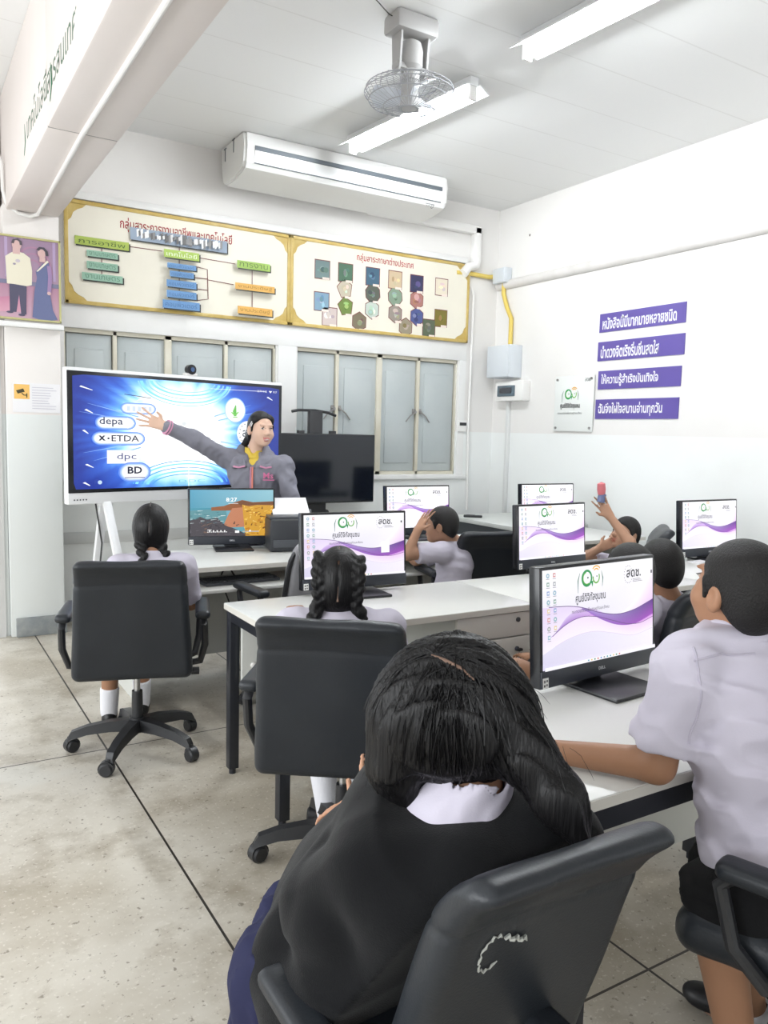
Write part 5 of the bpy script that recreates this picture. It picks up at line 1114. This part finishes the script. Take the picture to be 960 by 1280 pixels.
# ---- student in the left chair, seen from behind
hf = nrm((.34, .94, -.04)); lat = nrm((.95, -.31, 0))
o1 = D(189, 658, 3.66); b1, L1, A1_, S1 = student('person with two low braids and lilac white shirt in the left office chair', (.93, 3.62, 0), (.95, 3.60, .535), (.975, 3.60, .912), lat, o1, hf, s=.90,
    arms={1: (None, (1.17, 3.66, .66), (1.20, 3.93, .70), (.1, 1, -.1), (0, 0, -1), (-1, 0, 0), .5), -1: (None, (.80, 3.74, .66), (.86, 3.98, .69), (.1, 1, -.1), (0, 0, -1), (1, 0, 0), .5)},
    legs={-1: ((.86, 3.93, .50), (.853, 3.97, .075), (.25, 1, 0)), 1: ((1.02, 3.97, .50), (1.03, 4.03, .075), (.3, 1, 0))}, skirt=True, seed=1, sleeve_frac=.85, sock=.30)
def ex(f, L, A):
    f.ell(L(0, -.03, -.01), (.078, .078, .095), A, .03); f.ell(L(-.035, -.055, -.075), (.032, .032, .04), A, .03); f.ell(L(.04, -.055, -.075), (.032, .032, .04), A, .03)
    braid(f, [L(-.045, -.075, -.08), L(-.03, -.125, -.13), L(-.015, -.15, -.19), L(-.02, -.14, -.26)], .023, 9, A[0]); braid(f, [L(.05, -.07, -.08), L(.075, -.09, -.13), L(.08, -.10, -.19)], .022, 7, A[0])
    f.cone(L(0, -.118, .085), L(0, -.118, -.06), .004, .004, .002, op='s')
hr, L, A = cap_hair(o1, hf, (0, 0, 1), .93, M_hair, b1, extra=ex, low=.045, h=.005)
MB().tube([L(0, q, u) for q, u in ((-.02, .121), (-.06, .109), (-.095, .075), (-.114, .03), (-.117, -.02))], .003, 6).obj('hair_parting', mat('dim parting', (.075, .062, .06), .6), b1, world=True)
# ---- student with two thick braids
hf = nrm((.50, .86, -.05)); lat = nrm((.86, -.50, 0))
o2 = D(424, 722, 2.72); b2_, L2, A2_, S2 = student('person with two thick braids and lilac white shirt facing the pop-up monitor', (1.27, 2.33, 0), (1.28, 2.29, .535), (1.262, 2.335, .885), lat, o2, hf, s=.92, w=1.12,
    arms={1: (None, (1.50, 2.33, .62), (1.45, 2.62, .785), (.1, 1, 0), (0, 0, -1), (-1, 0, 0), .4), -1: (None, (1.20, 2.56, .80), (1.33, 2.80, .785), (.3, 1, 0), (0, 0, -1), (1, 0, 0), .4)},
    legs={-1: ((1.30, 2.58, .50), (1.325, 2.50, .075), (.2, 1, 0)), 1: ((1.47, 2.54, .50), (1.45, 2.50, .075), (.2, 1, 0))}, skirt=True, seed=2, sleeve_frac=.75, sock=.45)
def ex(f, L, A):
    f.ell(L(0, -.035, -.03), (.086, .078, .105), A, .03)
    for q in (-1, 1):
        braid(f, [L(q*.058, -.040, .082), L(q*.066, -.080, .050), L(q*.068, -.094, .0), L(q*.066, -.090, -.07), L(q*.074, -.085, -.115)], .027, 12, A[0])
    braid(f, [L(-.074, -.085, -.10), L(-.088, -.10, -.14), L(-.10, -.112, -.18), L(-.104, -.118, -.225)], .0215, 8, A[0]); braid(f, [L(.074, -.085, -.10), L(.09, -.085, -.14), L(.095, -.08, -.18)], .021, 6, A[0])
    f.cone(L(0, -.02, .124), L(0, -.118, .05), .005, .005, .004, op='s'); f.cone(L(0, -.118, .05), L(0, -.122, -.10), .005, .005, .004, op='s')
hr, L, A = cap_hair(o2, hf, (0, 0, 1), .95, M_hair, b2_, extra=ex, low=.02, h=.0045)
pt = [L(0, q, u) for q, u in ((.02, .112), (-.04, .108), (-.085, .080), (-.106, .035), (-.112, -.02), (-.112, -.07))]
MB().tube(pt, .0042, 6).obj('hair_parting', mat('parted scalp', (.17, .10, .07), .6), b2_, world=True)
# ---- boy covering his face at the far row
hf = nrm(.93*LEFT+.30*AWAY+UP*-.02); lat = nrm(np.cross(hf, UP))
o3 = D(551, 656, 4.58); b3, L3, A3, S3 = student('person in white shirt at the far row hiding the face behind a raised hand', (2.83, 3.80, 0), D(566, 745, 4.66), D(570, 679, 4.64), nrm((.62, .78, 0)), o3, hf, s=.93, pal=KID2,
    arms={-1: (D(553, 690, 4.50), D(509, 693, 4.42), D(522, 663, 4.44), D(540, 632, 4.47)-D(522, 663, 4.44), D(560, 650, 4.55)-D(530, 650, 4.45), AWAY*-1+UP*.1, .12, .2), 1: (None, D(520, 700, 4.9), D(500, 690, 4.95), LEFT, -UP, AWAY*-1, .4)},
    legs={-1: (D(520, 760, 4.55), (2.48, 3.93, .075), (-.6, .8, 0)), 1: (D(535, 760, 4.8), (2.66, 4.15, .075), (-.6, .8, 0))}, seed=3, sleeve_frac=.74, sock=.4)
cap_hair(o3, hf, (0, 0, 1), .95, M_hairs, b3, h=.006)
# ---- boy raising his arm
hf = nrm(.80*LEFT-.50*AWAY+UP*.25); lat = nrm((.60, .80, 0))
o4 = D(781, 667, 4.92); b4, L4, A4, S4 = student('person slumped in a chair by the right wall holding one arm up high', (3.95, 3.52, 0), D(788, 775, 4.98), D(776, 699, 4.92), lat, o4, hf, up=UP, s=.92, pal=KID2,
    arms={-1: (D(792, 706, 4.84), D(787, 678, 4.66), D(762, 645, 4.72), D(750, 626, 4.74)-D(762, 645, 4.72), LEFT*.3-AWAY, LEFT, .3, .3), 1: (D(752, 704, 4.98), D(731, 696, 4.90), D(750, 685, 4.88), D(765, 678, 4.88)-D(750, 685, 4.88), AWAY, UP, .9)},
    legs={-1: ((3.72, 3.44, .50), (3.64, 3.50, .075), (-.7, .7, 0)), 1: ((3.86, 3.66, .50), (3.76, 3.72, .075), (-.7, .7, 0))}, seed=4, sleeve_frac=.55, sock=.4)
cap_hair(o4, hf, UP, .96, M_hairs, b4, h=.006)
to = thing('plastic_toy', 'small red and blue plastic thing held up in the raised hand', 'toy', tuple(D(752, 622, 4.73)))
MB().lathe([(0, -.03), (.022, -.03), (.024, -.02), (.024, .022), (0, .026)], (0, 0, 0), M=Euler((0, R(15), 0)).to_matrix(), n=16).obj('base', mat('blue grey plastic', (.12, .15, .28), .4), to)
MB().lathe([(0, .02), (.022, .02), (.026, .05), (.023, .085), (0, .095)], (0, 0, 0), M=Euler((0, R(-6), 0)).to_matrix(), n=16).obj('top', mat('red pink plastic', (.60, .16, .18), .4), to)
# ---- two heads behind the nearest monitor
hf = nrm((.1, .97, -.1)); lat = nrm((.98, -.15, 0))
o5 = D(785, 716, 2.93); b5, _, _, _ = student('person of whom only a dark hair crown shows above the nearest monitor', (2.22, 2.12, 0), (2.22, 2.06, .53), (2.29, 2.02, .90), lat, o5, hf, s=.93, h=.009,
    arms={1: (None, (2.44, 2.15, .68), (2.42, 2.40, .62), (0, 1, 0), -UP, (-1, 0, 0), .4), -1: (None, (2.12, 2.10, .62), (2.16, 2.34, .60), (.3, 1, 0), -UP, (1, 0, 0), .4)},
    legs={-1: (D(645, 842, 2.92), (2.02, 2.36, .075), (-.2, 1, 0)), 1: ((2.28, 2.44, .50), (2.28, 2.42, .075), (0, 1, 0))}, seed=5)
cap_hair(o5, hf, UP, .97, M_hairs, b5, h=.007)
hf = nrm((.25, .95, .0))
o6 = D(824, 708, 3.22); b6, _, _, _ = student('person with close-cropped hair seen from behind over the right edge of the nearest monitor', (2.66, 2.22, 0), (2.70, 2.2, .53), D(838, 750, 3.20), lat, o6, hf, s=.97, h=.008,
    arms={1: (None, (2.92, 2.3, .68), (2.90, 2.52, .74), (0, 1, 0), -UP, (-1, 0, 0), .4), -1: (None, (2.52, 2.35, .68), (2.55, 2.52, .74), (0, 1, 0), -UP, (1, 0, 0), .4)},
    legs={-1: ((2.62, 2.5, .50), (2.62, 2.45, .075), (0, 1, 0)), 1: ((2.80, 2.5, .50), (2.80, 2.45, .075), (0, 1, 0))}, seed=6)
cap_hair(o6, hf, UP, 1.0, M_hairs, b6, h=.006)
# ---- boy leaning on the nearest desk
hf = nrm(.40*LEFT+.90*AWAY+UP*.20); lat = nrm((.73, .68, 0)); lat2 = nrm((.93, -.05, -.06))
o7 = D(922, 737, 1.72); hip7 = np.array((1.60, .93, .54)); nk7 = D(918, 784, 1.74)
el7 = np.array((1.375, 1.085, .800)); wr7 = np.array((1.222, 1.315, .782))
b7, L7, A7, S7 = student('person in short-sleeved white shirt and black shorts leaning a bare arm on the nearest desk', (1.58, .98, 0), hip7, nk7, lat2, o7, hf, s=.96, pal=KID, h=.0046, w=1.13, dp=1.08, full=.5,
    arms={-1: (D(858, 832, 1.665), el7, wr7, wr7-el7, (0, 0, -1), (.8, .5, 0), .35), 1: (None, (1.86, 1.0, .80), (1.75, 1.25, .79), (-.5, 1, 0), -UP, (-1, 0, 0), .4)},
    legs={-1: (D(893, 1135, 1.74), D(925, 1330, 1.80), (-.5, .8, 0)), 1: (D(905, 1100, 1.93), D(940, 1275, 2.02), (-.3, 1, 0))}, seed=7, sleeve_frac=.80, shortlen=1.12, sock=.12, cloth=.009, hipw=1.0)
cap_hair(o7, hf, UP, .99, M_hairs, b7, h=.0045)
def snap_field(fl, p, off, nz=None):
    def ev(p):
        F_ = 1.0; q = np.array([p], np.float32)
        for fn, a, b, k, col, op in fl:
            if op != 'u': continue
            d = float(fn(q)[0]); h_ = max(k-abs(d-F_), 0)/k if k > 0 else 0; F_ = min(d, F_)-h_*h_*k*.25
        return F_+(float(nz(np.array([p]))[0]) if nz is not None else 0)
    p = np.array(p, float)
    for _ in range(6):
        d = ev(p)-off; e = 2e-3; g = np.array([ev(p+np.eye(3)[i]*e)-ev(p-np.eye(3)[i]*e) for i in range(3)]); n_ = np.linalg.norm(g)
        if n_ < 1e-9: break
        p = p-g/n_*d
    return p
LV = {}
def shirt_volume():
    f = Field(); ax = nrm(nk7-hip7); torso(f, hip7, nk7, nrm(lat2), grow=.014, w=1.13, dp=1.08, lo=-.02, hi=.97)
    for sd in (-1, 1): f.cone(nk7-ax*.035, S7[sd], .056*1.13, .056*1.13, .03); E = el7 if sd < 0 else np.array((1.86, 1.0, .80)); sleeve(f, S7[sd], E, .80, .056*1.13, .060*1.13)
    return f.p
nz7 = cloth_noise(.009, 75, 7, axis=(.2, .2, .6)); sv = shirt_volume(); M_seam = mat('shirt seam', (.47, .44, .53), .8)
for pts in ([(866, 790), (872, 830), (876, 870), (874, 905), (868, 938)], [(868, 826), (890, 822), (915, 817), (940, 813), (962, 811)]):
    q = [snap_field(sv, D(x, y, 1.60), -.0002, nz7) for x, y in pts]; qq = [q[0]]
    for a_, b_ in zip(q[:-1], q[1:]): qq += [snap_field(sv, a_+(b_-a_)*t, -.0002, nz7) for t in (.2, .4, .6, .8, 1.0)]
    MB().tube(qq, .0028, 6).obj('seam', M_seam, b7, world=True)
# ---- teacher
tb = (2.10, 5.02, 0); bf = nrm((-.42, -.90, 0)); lat = nrm(np.cross(bf, UP))        # her right is the photo's left
nk = D(317, 566, 5.36); oT = D(326, 536, 5.30); hfT = nrm((.06, -.99, -.03)); f = Field(); sT = 1.02
LT, AT = head(f, oT, hfT, (0.03, 0, 1), sT, smile=True, full=.4); neckcone(f, LT, nk, sT, .046)
hipT = np.array((2.10, 5.04, .92)); SR, SL = D(284, 573, 5.32), D(355, 582, 5.30); ER, WR = D(241, 548, 5.16), D(204, 532, 5.02); EL, WL = D(366, 634, 5.28), D(358, 684, 5.08)
torso(f, hipT, nk, lat, w=1.05); arm(f, SR, ER, WR, (.043, .037, .026)); arm(f, SL, EL, WL, (.043, .037, .026))
hand(f, WR, D(183, 524, 4.98)-WR, -AWAY, UP, s=1.0, curl=.06, spread=.42, thumb=1.1); hand(f, WL, D(350, 712, 5.0)-WL, LEFT, -AWAY, s=1.0, curl=.5)
for sd in (-1, 1):
    H = hipT+lat*sd*.09; f.cone(H, H-UP*.42-bf*0, .085, .055, .03); f.cone(H-UP*.42, H-UP*.82, .055, .037, .02); f.cone(H-UP*.82, H-UP*.86+bf*.12, .037, .03, .02)
bT = body_obj(f, 'person in grey jacket over yellow collar, smiling and pointing back at the big display', tb, LADY, .0055)
M_jack = mat('grey jacket cloth', (.215, .215, .255), .75, spec=.25, bump=(250, .15)); M_pinkc = mat('pink cuff stripe', (.62, .28, .42), .7); M_poloy = mat('yellow polo cotton', (.72, .52, .07), .75)
f = Field(); torso(f, hipT, nk, lat, grow=.028, w=1.14, dp=1.12, lo=-.22, hi=.97)
for S, E, W in ((SR, ER, WR), (SL, EL, WL)):
    f.cone(nk-UP*.045, S, .062, .063, .03); f.cone(S, E, .064, .056, .03); f.cone(E, E+(W-E)*.86, .056, .046, .03); f.cone(E+(W-E)*.80, E+(W-E)*.97, .040, .037, .008, flat=(False, True))
f.cone(nk+bf*.055+UP*.07, nk+bf*.14-UP*.12, .062, .014, .01, op='s');
f.obj('jacket', M_jack, bT, h=.0065, world=True, noise=cloth_noise(.007, 55, 11))
for S, E, W in ((SR, ER, WR), (SL, EL, WL)):
    for a_ in (.80, .875): f = Field(); f.cone(E+(W-E)*a_, E+(W-E)*(a_+.04), .051, .049, 0, flat=(True, True)); f.obj('cuff_stripe', M_pinkc, bT, h=.004, world=True)
f = Field(); torso(f, hipT, nk, lat, grow=.010, w=1.05, lo=.3, hi=.97); f.obj('polo_shirt', M_poloy, bT, h=.008, world=True)
collar(bT, nk+UP*.004, UP+bf*.15, lat, r=.058, m=M_poloy, hgt=.05, flare=.034, name='polo_collar', front=bf)
for sd in (-1, 1):       # jacket collar wings with pink edging
    w0 = nk+lat*sd*.078-bf*.005+UP*.030; w1 = nk+lat*sd*.050+bf*.125-UP*.085; w2 = nk+lat*sd*.125+bf*.105-UP*.085; w3 = nk+lat*sd*.12+bf*.02-UP*.01
    f = Field(); f.cone(w0, w1, .018, .011, .012); f.cone(w1, w2, .011, .011, .012); f.cone(w0, w2, .018, .012, .03); f.cone(w0, w3, .018, .016, .03); f.cone(w3, w2, .016, .011, .03); f.cone((w0+w1)/2, (w2+w3)/2, .014, .014, .03); f.obj('jacket_collar', M_jack, bT, h=.005, world=True)
    MB().tube([w1+bf*.022, (w1+w2)/2+bf*.026-UP*.01, w2+bf*.022-UP*.004], .006, 6).obj('collar_piping', M_pinkc, bT, world=True)
zp = [nk+bf*(.128+q)-UP*u for q, u in ((0, .09), (.014, .16), (.022, .24), (.024, .34), (.02, .46))]
MB().tube(zp, .006, 6).obj('zipper', mat('coral zipper', (.75, .25, .20), .6), bT, world=True); MB().tube([z+lat*.012 for z in zp], .0035, 6).obj('zipper_piping', M_pinkc, bT, world=True)
lw = nk-lat*.105+bf*.150-UP*.165
pc = Pic(1, 1, lambda u, v, z: tuple(lw-lat*u+bf*(z-.06*u)+UP*v), .0005); pc.text('Ms', 0, 0, w=.065, h=.04, col=srgb(214, 120, 160), bold=.01); pc.rect(-.035, -.012, .04, -.006, srgb(214, 120, 160)); pc.obj('embroidery', M_print, bT, world=True)
f = Field()
for sd in (-1, 1): H = hipT+lat*sd*.09; f.cone(H+UP*.02, H-UP*.80, .105, .068, .03)
f.loft(hipT-UP*.1, UP, lat, [(-.05, .17, .12), (.1, .165, .12), (.2, .15, .11)], .03); f.obj('trousers', mat('dark navy trousers', (.02, .022, .035), .8), bT, h=.011, world=True)
for sd in (-1, 1): H = hipT+lat*sd*.09; shoe(bT, (H[0]-bf[0]*.05, H[1]-bf[1]*.05, 0), (H[0]+bf[0]*.19, H[1]+bf[1]*.19, 0))
def ex(f, L, A):
    f.ell(L(.01, -.07, -.06), (.05, .04, .06), A, .03); f.cone(L(.03, -.10, -.05), L(.075, -.10, -.13), .026, .02, .02); f.cone(L(.075, -.10, -.13), L(.09, -.07, -.20), .02, .012, .02)
    f.ell(L(.052, .015, .062), (.03, .04, .03), A, .02); f.ell(L(-.052, .015, .062), (.03, .04, .03), A, .02)
cap_hair(oT, hfT, (0.03, 0, 1), sT, M_hair, bT, h=.005, front=-.022, extra=ex)
MB().tube([LT(.088, .045, .045), LT(.094, .03, .02), LT(.090, .038, .012), LT(.086, .05, .035)], .0035, 6).obj('hair_clip', mat('pearl clip', (.8, .78, .8), .3), bT, world=True)
# ---- long-haired student in front
GS = 1.10
def DG(x, y, d): return D(x, y, d*GS)
fwF = nrm((-.72, .69, 0)); latF = nrm(np.cross(fwF, UP)); oF = DG(562, 884, 1.30); hfF = nrm(fwF+np.array((.05, .1, -.22)))
nkF = DG(588, 985, 1.27); hipF = np.array((.79, 1.33, .53)); f = Field()
LF, AF = head(f, oF, hfF, UP, 1.04, full=.6); neckcone(f, LF, nkF, 1.0, .055); torso(f, hipF, nkF-UP*.02, latF, w=1.02, dp=1.0)
SLF, SRF = DG(470, 1085, 1.24), DG(682, 1056, 1.26); ELF = DG(404, 1130, 1.30); WLF = DG(462, 1018, 1.40); ERF = DG(700, 1150, 1.42); WRF = np.array((.93, 1.50, .62))
arm(f, SLF, ELF, WLF, (.065, .055, .028)); arm(f, SRF, ERF, WRF, (.065, .055, .03)); hand(f, WLF, DG(468, 970, 1.40)-WLF, AWAY, LEFT, s=.80, curl=.75, spread=.1); hand(f, WRF, fwF, -UP, -latF, s=.95, curl=.5)
KL, KR = np.array((.585, 1.31, .46)), np.array((.70, 1.44, .46))
for sd, K in ((-1, KL), (1, KR)): H = hipF+latF*sd*.1; f.cone(H, K-UP*.02, .075, .055, .03); f.cone(K-UP*.02, K*np.array((1, 1, 0))+fwF*.02+UP*.08, .07, .042, .03); f.cone(K*np.array((1, 1, 0))+fwF*.02+UP*.08, K*np.array((1, 1, 0))+fwF*.14+UP*.04, .042, .03, .02)
f.cut((.83, 1.03, .63), (0, -.888, -.46)); bF = body_obj(f, 'person with long dark hair in black sweater and navy skirt, nearest, back to us', (.79, 1.33, 0), SKIN(.50, .27, .17), .007)
f = Field()
def bl(px, py, pr, d, k=.05, sq=1.0): f.ell(DG(px, py, d), (pr*d*GS/CAM_F,)*3, None, k)
torso(f, hipF, nkF, latF, grow=.025, w=1.25, dp=1.40, lo=-.18, hi=.86)
bl(580, 1110, 80, 1.20); bl(640, 1130, 80, 1.20); bl(510, 1130, 80, 1.22); bl(520, 1220, 100, 1.24); bl(440, 1230, 78, 1.26)
bl(368, 1180, 46, 1.36); bl(350, 1215, 42, 1.36); bl(400, 1265, 74, 1.30)
f.cone(nkF-UP*.115, SLF, .078, .085, .05); f.cone(nkF-UP*.105, SRF, .078, .085, .05)
bl(432, 1150, 72, 1.27, .02); f.cone(SLF, ELF, .090, .080, .012); f.cone(ELF, ELF+(WLF-ELF)*.92, .084, .050, .004, flat=(False, True)); f.cone(SRF, ERF, .088, .08, .05); f.cone(ERF, ERF+(WRF-ERF)*.92, .08, .045, .03, flat=(False, True))
f.cut((.83, .998, .63), (0, -.888, -.46)); f.obj('sweater', M_sweat, bF, h=.0075, world=True, noise=cloth_noise(.005, 45, 21, axis=(.3, .3, .3)))
f = Field()
for sd, K in ((-1, KL), (1, KR)): H = hipF+latF*sd*.1; f.cone(H, H+(K-H)*1.05, .105, .082, .06)
Km = (KL+KR)/2
f.loft(Km-fwF*.04+UP*.05, (0, 0, -1), latF, [(0, .14, .095), (.08, .17, .125), (.20, .19, .15), (.34, .21, .165)], .05)
f.obj('skirt', M_navy, bF, h=.008, world=True, noise=cloth_noise(.007, 48, 5, axis=(.7, .7, 0)))
for K in (KL, KR):
    q = K*np.array((1, 1, 0))+fwF*.02; f = Field(); f.cone(q+UP*.26, q+UP*.07, .056, .048, 0, flat=(True, False)); f.obj('sock', M_sock, bF, h=.009, world=True); shoe(bF, q-fwF*.04, q+fwF*.18)
fc = Field(); axn = nrm(nkF-hipF+UP*.35); fc.loft(nkF+UP*.012, axn, latF, [(-.085, .135, .125), (-.045, .108, .10), (-.01, .088, .083), (.03, .071, .068), (.052, .066, .063)], 0); fc.loft(nkF+UP*.012, axn, latF, [(.0, .060, .058), (.08, .060, .058)], .003, op='s')
fc.obj('collar', M_shirt, bF, h=.006, world=True, noise=cloth_noise(.004, 60, 31))
f = Field()
def hb(px, py, pr, d, k=.07): f.ball(DG(px, py, d), pr*d*GS/CAM_F, k)
A = AF; f.ell(LF(0, -.016, .03), np.array((.098, .112, .104)), A, .02); f.ell(LF(0, -.040, -.03), (.100, .082, .092), A, .04)
hb(522, 880, 52, 1.28); hb(606, 885, 48, 1.25); hb(512, 922, 40, 1.27); hb(612, 915, 36, 1.23); hb(560, 915, 42, 1.24)
for q in (((505, 900, 1.27), (492, 955, 1.27), 40, 30), ((492, 955, 1.27), (505, 985, 1.28), 30, 24), ((505, 985, 1.28), (478, 982, 1.33), 24, 12), ((628, 880, 1.24), (660, 945, 1.20), 36, 30), ((660, 945, 1.20), (700, 1000, 1.175), 32, 30), ((700, 1000, 1.175), (730, 1056, 1.15), 30, 12)):
    f.cone(DG(*q[0]), DG(*q[1]), q[2]*q[0][2]*GS/CAM_F, q[3]*q[1][2]*GS/CAM_F, .03)
rt = A[0]
hnoise = lambda P: .0028*np.sin((P @ A[0])*230+(P @ A[2])*10)+.0022*np.sin((P @ A[0])*410+(P @ A[1])*60+2)
f.obj('hair', M_hair, bF, h=.005, world=True, noise=hnoise, smooth=2)
pt = [DG(x, y, d) for x, y, d in ((535, 806, 1.222), (552, 812, 1.205), (575, 824, 1.19), (594, 842, 1.178))]
hs = MB(); rs = np.random.default_rng(9)
def on_hair(p):        # distance to the hair volume, to lay strands on it
    F_ = 1.0; q = np.array([p], np.float32)
    for fn, a, b, k, col, op in f.p:
        d = float(fn(q)[0]); h_ = max(k-abs(d-F_), 0)/k; F_ = min(d, F_)-h_*h_*k*.25
    return F_
def snap(p, off=.001):
    p = np.array(p, float)
    for _ in range(5):
        d = on_hair(p)-off; e = 2e-3; g = np.array([on_hair(p+np.eye(3)[i]*e)-on_hair(p-np.eye(3)[i]*e) for i in range(3)]); n_ = np.linalg.norm(g)
        if n_ < 1e-9: break
        p = p-g/n_*d
    return p
pt = [snap(p, .0005) for p in pt]
MB().tube(pt, [.002, .0035, .0032, .0015], 6).obj('hair_parting', mat('parted scalp'), bF, world=True)
for i in range(150):
    a = rs.uniform(0, 1); st = pt[0]+(pt[-1]-pt[0])*a; side = -1 if i % 2 else 1; ph = rs.uniform(.15, 1.0); p = snap(st+A[0]*side*.006); P = [p]; dv = nrm(A[0]*side*ph+A[1]*rs.uniform(-.8, .5)-UP*.25); n_ = rs.integers(8, 15)
    for k in range(n_):
        dv = nrm(dv*.86-UP*.16+rs.normal(size=3)*.035); p = snap(p+dv*.02, .0012+.0003*k*(i % 5 == 0)); P.append(p)
    hs.tube(P, [.0013]*len(P), 3, cap=False)
for i in range(40):      # loose ends that stand off
    x, y, d = [(655, 880, 1.2), (700, 960, 1.16), (640, 850, 1.2), (480, 960, 1.28)][i % 4]; p = DG(x+rs.uniform(-12, 12), y+rs.uniform(-30, 30), d); dv = nrm((_r*(1 if x > 560 else -1)*rs.uniform(.1, .8)-UP*rs.uniform(.3, 1)+_f*rs.uniform(-.2, .2))); P = [p]
    for k in range(6): dv = nrm(dv-UP*.15+rs.normal(size=3)*.1); p = p+dv*.013; P.append(p)
    hs.tube(P, [.0004]*6+[.0002], 3, cap=False)
so = hs.obj('hair_strands', M_hair, bF, world=True, fixn=False); so['kind'] = 'stuff'
